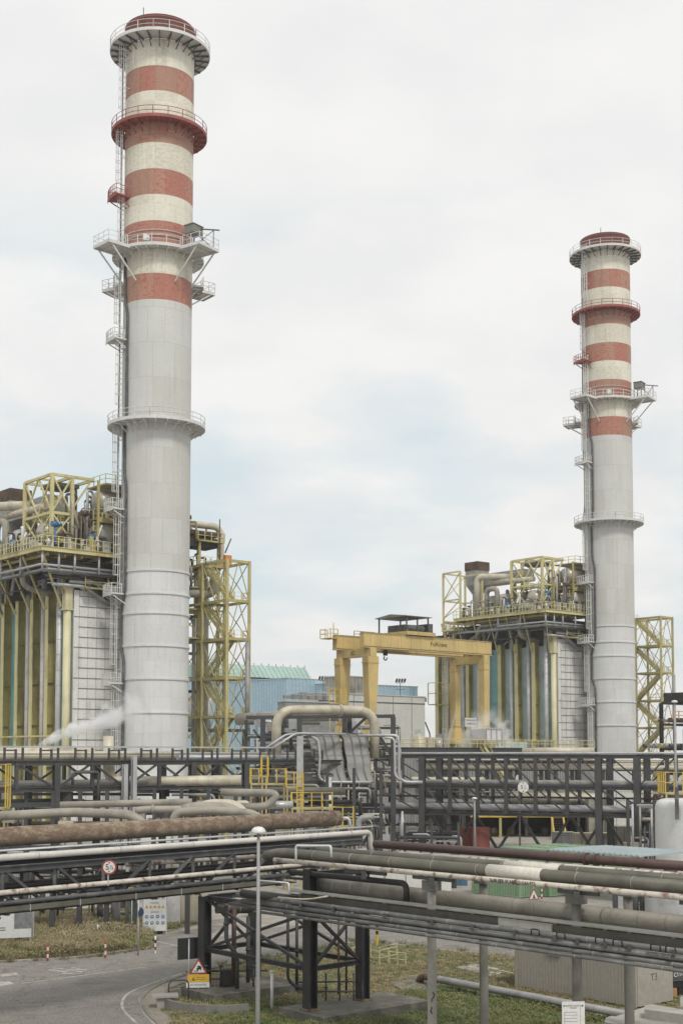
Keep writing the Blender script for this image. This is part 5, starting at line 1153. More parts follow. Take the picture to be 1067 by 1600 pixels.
MB().ibeam(lc(cp(455, -1.5, 4.86)), lc(cp(CE, -1.5, 4.86)), .14, .18, .03).build('longitudinal_beam', STEEL, tc_)
MB().ibeam(lc(cp(455, .9, 4.70)), lc(cp(CE, .9, 4.70)), .1, .12, .03).build('longitudinal_beam', STEEL, tc_)
COLUMNS = ((673, 51.0, 'nearer left round concrete column with daubed marks'), (753, 53.6, 'round concrete column behind the daubed one'), (897, 46.4, 'round concrete column rising behind the white notice'), (977, 48.8, 'round concrete column standing in low concrete blocks'))
for px, Y, lb in COLUMNS:
    p = at(px, 1180, Y); t = thing('concrete_column', lb, 'column', (p.x, p.y, 0), 0, 'round concrete rack columns')
    MB().lathe([(.18, 0), (.165, 4.7), (.165, 6.0), (.01, 6.0)], n=24).build('shaft', CONCD if px != 673 else CONC, t)
    MB().box((0, 0, 6.12), (.62, .42, .36), -R(48)).build('capital', CONCD, t); MB().box((0, 0, 4.55), (.5, .42, .2), -R(48)).build('lower_collar', STEELG, t)
    if px == 673:
        m = MB(); m.tube([(.02+.06*math.sin(a*1.3), -.185+.004*a*0, 2.2-.09*a) for a in range(5)], .018, 5); m.tube([(-.05+.03*math.sin(a*1.7), -.185, 1.65-.05*a) for a in range(6)], .02, 5); m.build('daubed_mark', INK, t)
# portal
LEG = [(322, 62.6), (399, 64.6), (485, 56.8), (566, 59.0)]
lg = [at(px, 1180, Y).xy for px, Y in LEG]
tp = thing('portal_frame', 'tall black four legged braced portal where the two foreground racks meet', 'frame', (lg[2].x, lg[2].y, 0))
ll = [v-lg[2] for v in lg]
V3 = lambda v, z: Vector((v.x, v.y, z))
BLK = mat('scuffed black paint', (.028, .028, .030), .5, 0, .3, 1.2, (.22, .23, .24), .45, 3.5, .62, 4)
for i, v in enumerate(ll): MB().ibeam(V3(v, .42), V3(v, 6.25 if i > 1 else 4.5), .46, .44, .06, up=(.75, .66, 0)).build('leg', BLK, tp); MB().box(V3(v, .46), (.6, .6, .06), R(40)).build('base_plate', RUST, tp)
pr = [(0, 2), (2, 3), (3, 1), (1, 0)]
for a, b in pr:
    d = (ll[b]-ll[a]).normalized()*.24; A_, B_ = ll[a]+d, ll[b]-d
    MB().ibeam(V3(A_, 2.1), V3(B_, 2.1), .2, .2, .03).build('ring_beam', BLK, tp); MB().ibeam(V3(A_, 4.45), V3(B_, 4.45), .2, .24, .03).build('top_beam', BLK, tp)
    MB().beam(V3(A_, 2.2), V3(B_, 4.35), .12, .12).build('brace', BLK, tp); MB().beam(V3(A_, 4.35), V3(B_, 2.2), .12, .12).build('brace', BLK, tp)
MB().ibeam(V3(ll[2], 6.0), V3(ll[3], 6.0), .24, .28, .04).build('head_beam', BLK, tp)
MB().beam(V3(ll[3]+Vector((.0, .2)), 4.5), V3(ll[3]+Vector((.0, .2)), 6.9), .5, .4).build('silver_column', GALV, tp)
for name, px, py, dims, rz in (('plinth', 405, 1533, (5.2, 3.2), 40), ('plinth', 545, 1578, (6.0, 3.0), 40)):
    c = [Vector((-dims[0]/2, -dims[1]/2)), Vector((dims[0]/2, -dims[1]/2)), Vector((dims[0]/2, dims[1]/2)), Vector((-dims[0]/2, dims[1]/2))]
    cc = (lg[0]+lg[1])/2+Vector((.6, -.6)) if px == 405 else (lg[2]+lg[3])/2+Vector((.8, .3)); M2 = Matrix.Rotation(R(rz), 2)
    o = MB().prism([tuple(M2@v) for v in c], 0, .42).build('concrete_plinth', mat('dirty plinth concrete', (.17, .16, .135), .95, 0, .3, 1.2, (.08, .08, .055), .7, 2.0, .48, bump=.5, bs=5, fine=.2)); o.location = (cc.x, cc.y, 0); tag(o, 'low concrete plinth under the left legs of black portal' if px == 405 else 'low concrete plinth under the right legs of black portal', 'plinth')
# pipes inside the portal
lin('vessel_pipe', 'short shiny brownish horizontal vessel hung under rack left of lamp pole', [at(338, 1417, 62), at(392, 1417, 62.5)], .30, mat('dull brown metal cladding', (.16, .145, .12), .3, .5, .3), n=24, seams=.5)
for i, (px, y0, Y, r, m_, lb) in enumerate(((354, 1415, 61.5, .10, STEEL, 'dark kinked downpipe left inside the portal'), (366, 1420, 61.8, .11, DRED, 'brown vertical pipe second from left inside portal'), (388, 1432, 62.5, .09, STEELG, 'grey vertical pipe beside left rear portal leg'),
                                 (450, 1425, 60, .07, STEEL, 'dark vertical pipe left of front portal leg'), (464, 1425, 60.5, .07, STEEL, 'thin dark pipe beside front portal leg'), (475, 1425, 60.8, .06, STEEL, 'thinnest dark pipe close behind front portal leg'),
                                 (529, 1425, 59.5, .05, RUST, 'thin rusty vertical pipe between right portal legs'), (541, 1430, 59.8, .05, STEEL, 'dark thin vertical pipe near right portal leg'))):
    top = at(px, y0, Y); x = .5 if i == 0 else 0
    pts = [top, Vector((top.x, top.y, .6))] if i not in (0, 3) else ([top, Vector((top.x, top.y, 2.6)), Vector((top.x+.5, top.y, 2.0)), Vector((top.x+.5, top.y, .5))] if i == 0 else [top, Vector((top.x, top.y, 1.1)), Vector((top.x+.5, top.y, .75)), Vector((top.x+1.1, top.y, .75))])
    lin('vertical_pipe', lb, pts, r, m_, .3, 10, flanges=[(0, .5)])
t = thing('valve_manifold', 'small dark valve manifold at foot of the left portal legs', 'valves', at(362, 1521, 62.5), 0); t.location.z = .42
m = MB(); m.tube([(-1.6, 0, .7), (1.6, .2, .7)], .05, 8); m.tube([(-1.3, 0, .35), (.2, 0, .35)], .04, 8)
for x in (-1.2, -.5, .2, 1.0): m.tube([(x, 0, 0), (x, 0, .9)], .045, 8); m.lathe([(.02, 0), (.13, .02), (.13, .06), (.02, .08)], (x, 0, .9), 12)
m.build('pipework', STEEL, t); MB().box((-.2, .1, .4), (.5, .4, .7)).build('valve_box', DARK, t)
t = thing('valve_manifold', 'small dark valve manifold between the right portal legs', 'valves', at(520, 1545, 59), 0); t.location.z = .3
m = MB(); m.tube([(-1.6, 0, .9), (1.2, .2, .9)], .035, 8); m.tube([(-1.0, 0, .5), (1.2, 0, .5)], .035, 8)
for x in (-.9, -.3, .3, .9, 1.2): m.tube([(x, 0, -.2), (x, 0, 1.3)], .035, 8); m.lathe([(.02, 0), (.1, .02), (.1, .06), (.02, .08)], (x, -.05, .7+x*.2), 12)
m.build('pipework', STEEL, t); MB().tube([(-2.6, -.6, -.1), (-2.6, -.6, 1.4)], .07, 10).tube([(-2.6, -.6, 1.4), (-2.6, -.6, 1.5)], .11, 10).build('white_pipe_stub', WHITE, t)
# elbows and clutter where the racks meet
lin('dark_elbow', 'dark soot stained elbow pipe under the rack junction', [cp(380, 1.5, 5.2), cp(440, 1.0, 5.1), cp(475, .4, 4.9)], .16, DARK, .6)
lin('dark_elbow', 'small black bent pipe under the junction, lower one', [at(515, 1413, 58), at(530, 1420, 58), at(560, 1418, 58), at(562, 1440, 58)], .06, STEEL, .3)
m = MB()
for k in range(5): m.beam(cp(360+k*6, 1.2-k*.35, 4.62), cp(520+k*5, 1.2-k*.35, 4.62), .1, .12)
m.single('junction_grating', STEEL, 'dark bars forming the underside of the rack junction', 'frame')
# ================================================================== STREET LAMPS
def lamp(label, px, ytop, Y, r=.07, head=.24, base=0.0):
    p = at(px, ytop, Y); t = thing('street_lamp', label, 'lamp post', (p.x, p.y, base), 0)
    MB().tube([(0, 0, 0), (0, 0, (p.z-base)*.5), (0, 0, p.z-base-.05)], [r*1.25, r, r*.7], 14).build('pole', GREYP, t)
    MB().lathe([(.07, -.12), (head*.96, -.10), (head, -.05), (head*.9, .03), (head*.55, .10), (.01, .12)], (0, 0, p.z-base), 20).build('lamp_head', WHITE, t)
    return t
lamp('tall grey street lamp with white cap, standing closest, before portal', 404, 1297, 45)
t = lamp('distant white street lamp with flat arm in front of red boxes', 741, 1247, 150, .12, .3)
t = lamp('pale lamp mast with bracket rising at right edge above tank', 1053, 1096, 128, .13, .3)
lamp('slim grey pole standing between board and black board', 313, 1402, 64, .06, .1)
lamp('thin distant light mast under pipe bridge centre', 811, 1235, 158, .1, .3)
# ================================================================== SIGNS, BOARDS, BOLLARDS
def post_at(px, py): p = gz(px, py); return p
p = gz(294, 1552); t = thing('black_board', 'blank black square board on thin post seen from behind', 'sign', (p.x, p.y, 0), R(28))
MB().box((.0, 0, 2.05), (1.05, .05, .98)).build('panel', mat('matt black board', (.025, .026, .028), .7, 0, .1), t); MB().tube([(0, -.07, 0), (0, -.07, 2.5)], .035, 8).build('post', GALV, t)
p = gz(310, 1560); p2 = at(309, 1535, p.y)
t = thing('warning_sign', 'red triangle warning sign above yellow and white plates', 'sign', (p.x, p.y, 0), R(6)); zb_ = at(309, 1540, p.y).z
z1 = at(309, 1521.5, p.y).z; s_ = .48
def tri(t, s, z, name, m_, y, x=0):
    return MB().prism([(x-s, 0), (x+s, 0), (x, s*1.62)], 0, .02).build(name, m_, t)
def trisign(t, s, z, x=0):
    for k, (f, y, m_) in enumerate(((1, 0, SIGNRED), (.74, -.012, SIGNW))):
        m = MB(); h = s*1.75; c_ = h/3.0
        v = [(x-s*f, y, z+c_-c_*f), (x+s*f, y, z+c_-c_*f), (x, y, z+c_+(h-c_)*f)]
        m._a(v+[(a, b+.02-.0001*k, c) for a, b, c in v], [(0, 1, 2), (5, 4, 3), (0, 3, 4, 1), (1, 4, 5, 2), (2, 5, 3, 0)]); m.build('red_triangle' if k == 0 else 'white_face', m_, t)
trisign(t, .40, z1)
m = MB(); m.box((-.1, -.02, z1+.13), (.2, .01, .03)); m.box((.03, -.02, z1+.25), (.22, .01, .09), 0, Matrix.Rotation(R(-20), 3, 'Y')); m.box((.02, -.02, z1+.33), (.13, .01, .06)); m.tube([(-.04, -.025, z1+.19), (-.04, -.015, z1+.19)], .035, 10).tube([(.1, -.025, z1+.2), (.1, -.015, z1+.2)], .035, 10); m.build('pictogram', INK, t)
MB().box((.0, 0, z1-.2), (.98, .02, .34)).build('yellow_plate', SIGNY, t); m = MB(); m._a([(-.3, -.013, z1-.3), (-.14, -.013, z1-.3), (-.22, -.013, z1-.14)], [(0, 1, 2)])
for k in range(2): m.box((.12, -.013, z1-.16-k*.09), (.4, .004, .02))
m.build('plate_marks', mat('brown sign ink', (.22, .10, .01), .7), t)
MB().box((-.02, 0, z1-.5), (1.05, .02, .24)).build('white_plate', SIGNW, t); text_mb('IN TRANSITO', .12, INK, 'lettering', t, (0, -.012, z1-.5), (R(90), 0, 0), .003)
MB().tube([(0, .06, 0), (0, .06, z1+.6)], .03, 8).build('post', GALV, t)
def pict(px, py, Y, label, txt=True, scale=1, rz=0):
    g0 = gz(px, py); t = thing('warning_sign', label, 'sign', (g0.x, g0.y, 0), rz)
    MB().tube([(0, .05, 0), (0, .05, 2.6*scale)], .03, 8).build('post', GALV, t); trisign(t, .42*scale, 1.85*scale)
    MB().box((0, 0, 1.62*scale), (.8*scale, .02, .28*scale)).build('white_plate', SIGNW, t)
    m = MB(); m.box((0, -.02, 2.05*scale), (.1, .01, .22)); m.box((.02, -.02, 1.98*scale), (.22, .01, .05)); m.build('pictogram', INK, t)
    m = MB(); m.box((0, -.013, 1.65*scale), (.5, .004, .04)); m.box((0, -.013, 1.57*scale), (.4, .004, .04)); m.build('plate_lines', INK, t)
    return t
pict(834, 1452, 0, 'red triangle warning sign in front of green container', rz=R(25))
pict(517, 1476, 0, 'distant red triangle warning sign seen between the right portal legs')
# safety board
p = gz(242, 1461); t = thing('safety_board', 'white safety board with rows of round and triangular pictograms', 'sign', (p.x, p.y, 0), R(8))
MB().box((0, 0, 1.55), (1.38, .05, 2.6)).build('panel', SIGNW, t)
for x in (-.72, .72): MB().beam((x, 0, 0), (x, 0, 2.9), .06).build('post', GALV, t)
k = 0
for r_, (z, n_) in enumerate(((2.62, 4), (2.28, 4), (1.72, 5), (1.12, 4), (.74, 4))):
    for i in range(n_):
        x = -.5+i*1.0/(n_-1)
        if r_ == 2: m = MB(); m._a([(x-.11, -.032, z-.08), (x+.11, -.032, z-.08), (x, -.032, z+.11)], [(0, 1, 2)]); m.build('pictogram', SIGNY, t); MB().box((x, -.034, z-.01), (.025, .003, .09)).build('pictogram_mark', INK, t)
        else:
            MB().tube([(x, -.036, z), (x, -.026, z)], .105, 20, sm=False).build('pictogram', SIGNB if r_ > 2 else (SIGNRED if (i+r_) % 2 else INK), t)
            MB().tube([(x, -.040, z), (x, -.030, z)], .055 if r_ > 2 else .082, 16, sm=False).build('pictogram_mark', SIGNW, t)
            if r_ < 2: MB().box((x, -.042, z), (.05, .003, .10), 0, Matrix.Rotation(R(35*(i-1)), 3, 'Y')).build('pictogram_mark', INK, t)
            else: MB().box((x, -.042, z-.02*(i % 2)), (.05, .003, .05)).build('pictogram_mark', SIGNB, t)
for z in (1.95, 1.4): MB().box((0, -.03, z), (.5, .004, .03)).build('caption', INK, t)
# information board at far left
p = gz(22, 1484); t = thing('information_board', 'wide white and blue information board with map panel at left edge', 'sign', (p.x, p.y, 0), R(18))
MB().box((-.4, 0, 1.55), (3.0, .06, 1.75)).build('panel', SIGNW, t); MB().box((-.95, -.035, 2.2), (1.75, .01, .28)).build('blue_header', SIGNB, t); MB().box((.5, -.035, 1.75), (1.0, .01, 1.15)).build('map_panel', mat('grey map print', (.2, .21, .21), .6, 0, .35, 3), t)
for k in range(4): MB().box((-1.3+(k % 2)*.6, -.035, 1.25-.13*(k//2)), (.45, .008, .04)).build('text_line', INK, t)
MB().box((1.02, -.02, 1.6), (.12, .09, 1.95)).build('frame_edge', GREYP, t)
m = MB(); m._a([(-.9, -.036, 1.85), (-.7, -.036, 1.85), (-.8, -.036, 1.68)], [(0, 1, 2)]); m.build('print_mark', INK, t)
for x in (-1.7, .95): MB().beam((x, .05, 0), (x, .05, 2.4), .1).build('post', GALV, t)
p = gz(52, 1470); MB().box((p.x, p.y, .25), (1.3, .8, .22), R(10)).box((p.x, p.y, .08), (1.1, .6, .16), R(10)).single('concrete_block', CONC, 'flat concrete block beside the information board', 'block')
def simple_post(name, label, px, py, h, r, m_, cat='post', top=None, group=None):
    p = gz(px, py); t = thing(name, label, cat, (p.x, p.y, 0), 0, group); MB().tube([(0, 0, 0), (0, 0, h)], r, 8).build('post', m_, t)
    if top: top(t)
    return t
simple_post('signpost', 'plain dark post in front of the information board', 31, 1481, 2.0, .04, STEEL, top=lambda t: MB().box((0, 0, 2.35), (.5, .04, .5)).build('plate_back', STEEL, t))
simple_post('signpost', 'grey post with small blue round sign left of safety board', 216, 1493, 3.1, .045, GALV, top=lambda t: (MB().tube([(.13, -.0, 2.35), (.16, -.02, 2.35)], .22, 20, sm=False).build('blue_disc', mat('deep blue sign', (.025, .05, .12), .5), t), MB().box((-.1, .05, 2.45), (.1, .06, .8)).build('dark_back', STEEL, t)))
simple_post('signpost', 'thin greenish post with small yellow plate near safety board', 206, 1462, 2.9, .035, GREYC, top=lambda t: MB().box((-.1, 0, 2.55), (.42, .04, .75)).build('yellow_plate', SIGNY, t))
simple_post('gas_cabinet_pair', 'two small dark cabinets on posts behind the weeds', 200, 1440, .9, .05, STEEL, cat='cabinet', top=lambda t: (MB().box((-.3, 0, 1.3), (.55, .4, .8)).build('cabinet', STEELG, t), MB().box((.35, 0, 1.3), (.45, .4, .8)).build('cabinet', STEELG, t)))
for px, py, lb in ((93, 1439, 'white pole leftmost behind the weeds'), (126, 1444, 'white pole behind the weeds at slab corner'), (187, 1441, 'white pole just left of the small cabinets'), (156, 1424, 'short white pole beyond the mossy slab')):
    simple_post('white_pole', lb, px, py, 1.6, .05, WHITE, group='white poles behind the weeds')
p = gz(128, 1437); MB().box((p.x, p.y, .45), (3.4, 1.8, .1), R(6)).box((p.x, p.y+.2, .2), (2.9, 1.2, .4), R(6)).single('mossy_slab', mat('mossy boards', (.25, .21, .12), .9, 0, .25, 1, (.12, .14, .05), .6, 2, .5), 'mossy low platform slab among the weeds', 'slab')
p = gz(180, 1432); MB().box((p.x, p.y, .3), (2.0, 1.2, .1), R(-8)).box((p.x+.3, p.y, .12), (1.7, .8, .24), R(-8)).single('concrete_block', CONCD, 'thin grey slab right of mossy platform among weeds', 'slab')
def bollard(label, px, py, h, cols, r=.055, grp='red and white kerb bollards'):
    p = gz(px, py); t = thing('bollard', label, 'bollard', (p.x, p.y, 0), 0, grp); n_ = len(cols)
    for i, c_ in enumerate(cols): MB().lathe([(r, h*i/n_), (r, h*(i+1)/n_)]+([(.01, h+.02)] if i == n_-1 else []), n=12).build('band', c_, t)
RW = [SIGNRED, SIGNW, SIGNRED, SIGNW, SIGNRED]
bollard('red and white bollard on kerb, leftmost of the row', 75, 1502, .95, RW)
bollard('red and white bollard on kerb in the middle of the row', 165, 1497, .95, RW)
bollard('red and white bollard beside the grass end by safety board', 243, 1490, .95, [SIGNW, SIGNRED, SIGNW, BLACK, SIGNW])
bollard('small half hidden white bollard among the weeds', 153, 1466, .8, [SIGNW, SIGNRED, SIGNW])
bollard('yellow and black bollard beside the right portal leg', 589, 1477, 1.25, [SIGNY, SIGNY, SIGNY, BLACK, SIGNY, BLACK], .08, 'yellow bollard')
bollard('red and white bollard beside green container corner', 846, 1405, 1.0, RW)
t = thing('low_railing', 'low pale yellow pipe railing on grass right of portal', 'railing', (gz(600, 1505).x, gz(600, 1505).y, 0), R(-35))
MB().rail([(-1.4, .8, 0), (-1.4, -.9, 0), (.3, -.9, 0), (.3, .8, 0)], .8, .025, .9).rail([(.6, -.4, 0), (1.6, -.4, 0)], .7, .025, .6).build('rails', mat('faded yellow rail', (.50, .46, .26), .6, 0, .15), t)
# basin ring beside gravel
p = gz(350, 1568); rr_o = 2.75
t = thing('round_basin', 'curved concrete basin wall with slab and pipe hoop by the gravel', 'basin', (p.x, p.y, 0))
MB().arcdeck(rr_o-.16, rr_o, 0, .42, R(-28), R(150), 40).build('basin_wall', CONCD, t)
MB().box((-2.5, -.95, .52), (1.15, .75, .1), R(10)).box((-2.45, -.9, .23), (.8, .55, .46), R(10)).build('cover_slab', CONC, t)
MB().tube(fillet([(-2.45, .0, .3), (-2.45, .0, 1.0), (-1.6, .3, 1.0), (-1.6, .3, 0)], .25), .035, 8).build('pipe_hoop', STEEL, t)
for px, py, s, lb in ((462, 1548, .22, 'small pale stub pipe'),): pass
# ================================================================== CABIN, GROUND PIPE, BLOCKS, NOTICE
p = gz(994, 1577); t = thing('utility_cabin', 'warm grey corrugated utility cabin behind the round concrete columns', 'cabin', (p.x, p.y, 0), RZ)
Lc, Wc, Hc = 7.1, 2.55, 2.75
m = MB(); m.bx(0, Wc, 0, Lc, .08, Hc); m.build('body', KIOSK, t); m = MB(); y = .15
while y < Lc-.15: m.bx(-.008, 0, y, y+.11, .14, Hc-.1); y += .19
m.bx(-.05, .0, -.0, .12, .06, Hc); m.bx(-.05, 0, Lc-.12, Lc, .06, Hc); m.build('corrugation', KIOSK, t)
MB().bx(-.08, Wc+.08, -.08, Lc+.08, Hc, Hc+.1).build('roof', KIOSK, t); MB().bx(.05, Wc, -.03, -.0, .1, Hc).build('end_panel', mat('pale grey cabin end', (.36, .335, .29), .7, 0, .06, .3, (.25, .23, .2), .4, .8, .53), t)
MB().bx(-.07, -.035, 4.3, 5.1, 1.75, 2.5).build('window', mat('dusty glass', (.25, .26, .26), .3, 0, .1), t); text_mb('T3', .45, STEELG, 'lettering', t, (1.2, -.034, 1.25), (R(90), 0, 0), .002)
a, b = at(683, 1531, 63), at(985, 1585, 55.2)
lin('ground_pipe', 'grey pipe lying on grass with rusty bent end', [gz(655, 1530, .1), gz(662, 1524, .42), gz(684, 1530, .42), gz(1003, 1590, .42)], .17, GREYP, .35, 18, seams=2.4)
lin('pipe_end', 'rusty dark elbow at left end of grey ground pipe', [gz(655, 1535, .0), gz(658, 1524, .45), gz(683, 1530, .43)], .185, RUST, .5, 16)
m = MB(); m.prism([tuple(v.xy) for v in G([(600, 1532), (655, 1524), (690, 1545), (640, 1556)])], 0, .08); m.single('ground_slab', CONCD, 'pale concrete slab on grass at left end of ground pipe', 'slab')
m = MB(); m.prism([tuple(v.xy) for v in G([(712, 1513), (742, 1507), (800, 1520), (765, 1526)])], 0, .06); m.single('ground_slab', CONC, 'pale rectangular slab on grass behind the round columns', 'slab')
m = MB(); m.beam(gz(765, 1514, .06), gz(802, 1522, .06), .12, .1); m.beam(gz(1045, 1553, .06), gz(1090, 1562, .06), .12, .1); m.single('kerb_strip', CONC, 'thin pale kerb strip on grass beside the cabin', 'kerb')
lb = thing('concrete_blocks', 'low stepped concrete blocks with crusted floor at lower right corner', 'blocks', (*gz(1010, 1620, 0).xy, 0))
o_ = Vector((*gz(1010, 1620, 0).xy, 0))
zf = 1.2
def pz(px, py, z): v = gz(px, py, z)-o_; return (v.x, v.y)
MB().prism([pz(948, 1592, zf), (pz(1005, 1574, zf)), pz(1100, 1590, zf), pz(1100, 1700, zf), pz(946, 1700, zf)], 0, zf).build('floor_slab', CONC, lb)
zw_ = zf+.35
MB().prism([pz(1006, 1571, zw_), pz(1018, 1569, zw_), pz(1110, 1585, zw_), pz(1110, 1591, zw_), pz(1006, 1577, zw_)], zf-.6, zw_).build('rear_wall', CONC, lb)
MB().prism([pz(946, 1590, zf+.14), pz(955, 1587, zf+.14), pz(1050, 1604, zf+.14), pz(1050, 1616, zf+.14), pz(944, 1597, zf+.14)], 0, zf+.14).build('front_wall', CONC, lb)
MB().prism([pz(1062, 1557, zw_+.1), pz(1110, 1557, zw_+.1), pz(1110, 1575, zw_+.1), pz(1062, 1572, zw_+.1)], 0, zw_+.1).build('corner_block', CONC, lb)
pn = at(895, 1565, 43.5); t = thing('notice_board', 'white notice sheet with heading and ruled lines at bottom right', 'sign', (pn.x, pn.y, 0), R(6)); H_ = pn.z
MB().box((0, 0, H_-.55), (.74, .03, 1.1)).build('panel', SIGNW, t); text_mb('CENTRO ACCOLTA', .062, INK, 'lettering', t, (0, -.018, H_-.13), (R(90), 0, 0), .002); text_mb('IMPIANTI', .055, INK, 'lettering', t, (0, -.018, H_-.2), (R(90), 0, 0), .002)
m = MB()
for k, z in enumerate((.33, .42, .52, .62, .72)): m.box((-.08, -.017, H_-z), (.42, .003, .009))
m.box((-.29, -.017, H_-.53), (.009, .003, .4)); m.box((.22, -.017, H_-.5), (.006, .003, .75)); m.box((-.31, -.018, H_-.13), (.04, .003, .05)); m.box((.30, -.018, H_-.13), (.04, .003, .05)); m.build('ruled_lines', INK, t)
for x in (-.3, .3): MB().beam((x, .04, 0), (x, .04, H_), .05).build('post', GALV, t)
# ================================================================== CONTAINERS AND YARD OBJECTS
def container(label, P, L_, W_, H_, m_, open_=False, grp='green shipping containers'):
    t = thing('container', label, 'container', (P.x, P.y, 0), RZ, grp)
    b = MB(); b.bx(.05, W_-.05, .05, L_-.05, .12, H_-.06); y = .15
    while y < L_-.25: b.bx(.0, .05, y, y+.14, .2, H_-.15); y += .28
    x = .15
    while x < W_-.2: b.bx(x, x+.14, .0, .05, .2, H_-.15); x += .28
    b.build('body', m_, t); f = MB()
    for x in (0, W_):
        for y in (0, L_): f.beam((x, y, .05), (x, y, H_), .14)
    for z in (.12, H_-.02):
        for x in (0, W_): f.beam((x, .07, z), (x, L_-.07, z), .12)
        for y in (0, L_): f.beam((.07, y, z), (W_-.07, y, z), .12)
    y = .9
    while y < L_: f.beam((.06, y, H_-.03), (W_-.06, y, H_-.03), .05, .07); y += .9
    f.build('frame', m_, t); return t
container('green corrugated container standing in front beside warning triangle', gz(811, 1404), 5.0, 2.44, 2.6, GREENC)
GROOF = mat('pale faded green container paint', (.25, .36, .24), .6, 0, .15, .5, (.36, .38, .30), .6, 1, .5)
for i, (lbx) in enumerate(('green container closest to the pale blue roof', 'green container in the middle of the rear row', 'green container at left end of the rear row')):
    c0 = Vector((24.2, 121, 0))-E2.to_3d()*2.7*i; container(lbx, c0, 8.5, 2.44, 2.6, GROOF)
t = container('small low green open skip beyond the warning triangle', gz(858, 1402), 3.6, 3.4, 1.2, GREENC)
t = thing('corrugated_shed', 'shed with pale blue corrugated roof at right edge', 'shed', (29.2, 100, 0), RZ)
m = MB(); x = 0; zs_ = 3.55
m.bx(0, 7, 0, 9, zs_, zs_+.06)
while x < 9: m.bx(-.05, 7.05, x, x+.22, zs_+.06, zs_+.14); x += .5
m.build('roof', ROOFB, t); 
for a in ((.1, .1), (6.9, .1), (.1, 8.9), (6.9, 8.9)): MB().beam((*a, 0), (*a, zs_), .14).build('post', STEELG, t); t.location = (*(at(1010, 1345, 100).xy-E2*1.0), 0)
def crate(label, px0, px1, pyb, H_, m_, D_=2.2, ribs=False, cat='container', name='equipment_box', roofm=None):
    a, b = gz(px0, pyb), gz(px1, pyb); t = thing(name, label, cat, (a.x, a.y, 0)); w_ = b.x-a.x
    m = MB(); m.bx(0, w_, 0, D_, 0, H_)
    if ribs: ribbed(m, 0, w_, 0, .1, H_-.1, .35, .14, .05)
    m.build('body', m_, t); MB().bx(-.06, w_+.06, -.06, D_+.06, H_, H_+.1).build('lid', roofm or m_, t)
    f = MB(); f.bx(w_*.3, w_*.3+.04, -.07, -.05, .1, H_-.1); f.bx(w_*.3, w_*.7, -.07, -.05, H_*.8, H_*.8+.04); f.build('door_seam', STEELG, t); return t
crate('dark red cabinet left of the distant white street lamp', 720, 737, 1325, 2.3, REDB); crate('wider dark red cabinet right of the distant white street lamp', 739, 765, 1327, 2.4, REDB)
crate('grey box behind black leg under pipe bridge', 866, 898, 1321, 1.5, GREYP); crate('beige box left of white box under pipe bridge', 899, 930, 1326, 1.7, CREAMP, ribs=True)
crate('white box with doors beside yellow lid', 934, 962, 1326, 1.7, WHITE, ribs=True, roofm=YEL); crate('large tan box under right part of pipe bridge', 964, 1000, 1328, 2.6, KIOSK)
crate('grey clad cabin behind the tan box', 952, 988, 1310, 6.2, GREYB, 4); crate('brown grey tall cabinet left of the grey clad cabin', 920, 950, 1309, 5.2, BEIGEP, 3)
crate('low long white walled building with dark roof edge behind columns', 603, 705, 1397, 2.15, GREYB, 6, cat='building', name='low_building', roofm=STEELG)
crate('dark blue cabinet covered by blue sheet near container', 714, 730, 1384, 2.0, mat('blue tarpaulin', (.06, .16, .27), .6, 0, .2), 1.2, cat='cabinet')
crate('black cabinet between white building and blue cabinet', 706, 713, 1388, 2.6, STEEL, 1.2, cat='cabinet')
crate('cream corrugated site cabin with white door behind safety board', 262, 318, 1443, 2.35, CREAMP, 2.5, True, 'cabin', 'site_cabin')
a = gz(272, 1444); MB().box((a.x, a.y-.12, 1.0), (.85, .05, 1.9)).box((a.x+.05, a.y-.16, 1.45), (.18, .03, .3)).single('cabin_door', WHITE, 'white door on the cream corrugated site cabin', 'door')
t = thing('dark_shed', 'long black open shed with yellow beam under the pipe bridge', 'shed', (*gz(735, 1308).xy, 0), 0); m = MB(); m.bx(0, 26, 0, 8, 2.6, 3.0); m.bx(0, 26, 7.8, 8, 0, 2.6); m.build('roof', DARK, t)
m = MB(); m.bx(0, 26, -.2, 0, 2.65, 2.95); m.build('yellow_beam', HANDY, t)
for k in range(8): MB().beam((.5+k*3.5, 0, 0), (.5+k*3.5, 0, 2.6), .35).build('post', YELD if k % 2 else STEEL, t)
for k in range(10): MB().tube([(1+k*2.3, 1.5, 0), (1+k*2.3, 1.5, 1.2)], .5, 12).build('drum', rn.choice([STEELG, DARK, BROWN, BEIGEP]), t)
t = thing('yellow_stair', 'small yellow stair under the pipe bridge', 'stair', (*gz(866, 1313).xy, 0)); m = MB()
for x in (0, 1.5): m.beam((x, 0, 0), (x-.3*0, 2.5, 2.9), .14, .3); m.beam((x, 0, 1.0), (x, 2.5, 3.9), .07); m.beam((x, 0, 0), (x, 0, 1), .07)
m.build('stringers', HANDY, t); m = MB()
for k in range(9): m.box((.75, .14+k*.28, .2+k*.31), (1.4, .25, .05))
m.build('treads', STEELG, t)
tk = at(1092, 1247, 130); t = thing('white_tank', 'round white domed tank under orange yellow platform at right edge', 'tank', (tk.x, tk.y, 0)); rT = 4.2
MB().lathe([(rT, 0), (rT, tk.z-.95), (rT-.06, tk.z-.6), (rT-.24, tk.z-.3), (rT-.55, tk.z-.12), (rT-1.1, tk.z-.03), (.01, tk.z)], n=64).build('shell', WHITE, t)
MB().tube([(-1.9, -rT+.5, 4.0), (-1.9, -rT-.05, 4.0)], .3, 14).build('nozzle', WHITE, t); MB().beam((-3.0, -rT+.9, 5.0), (-3.0, -rT+.9, 8.0), .3).build('bracket', STEELG, t)
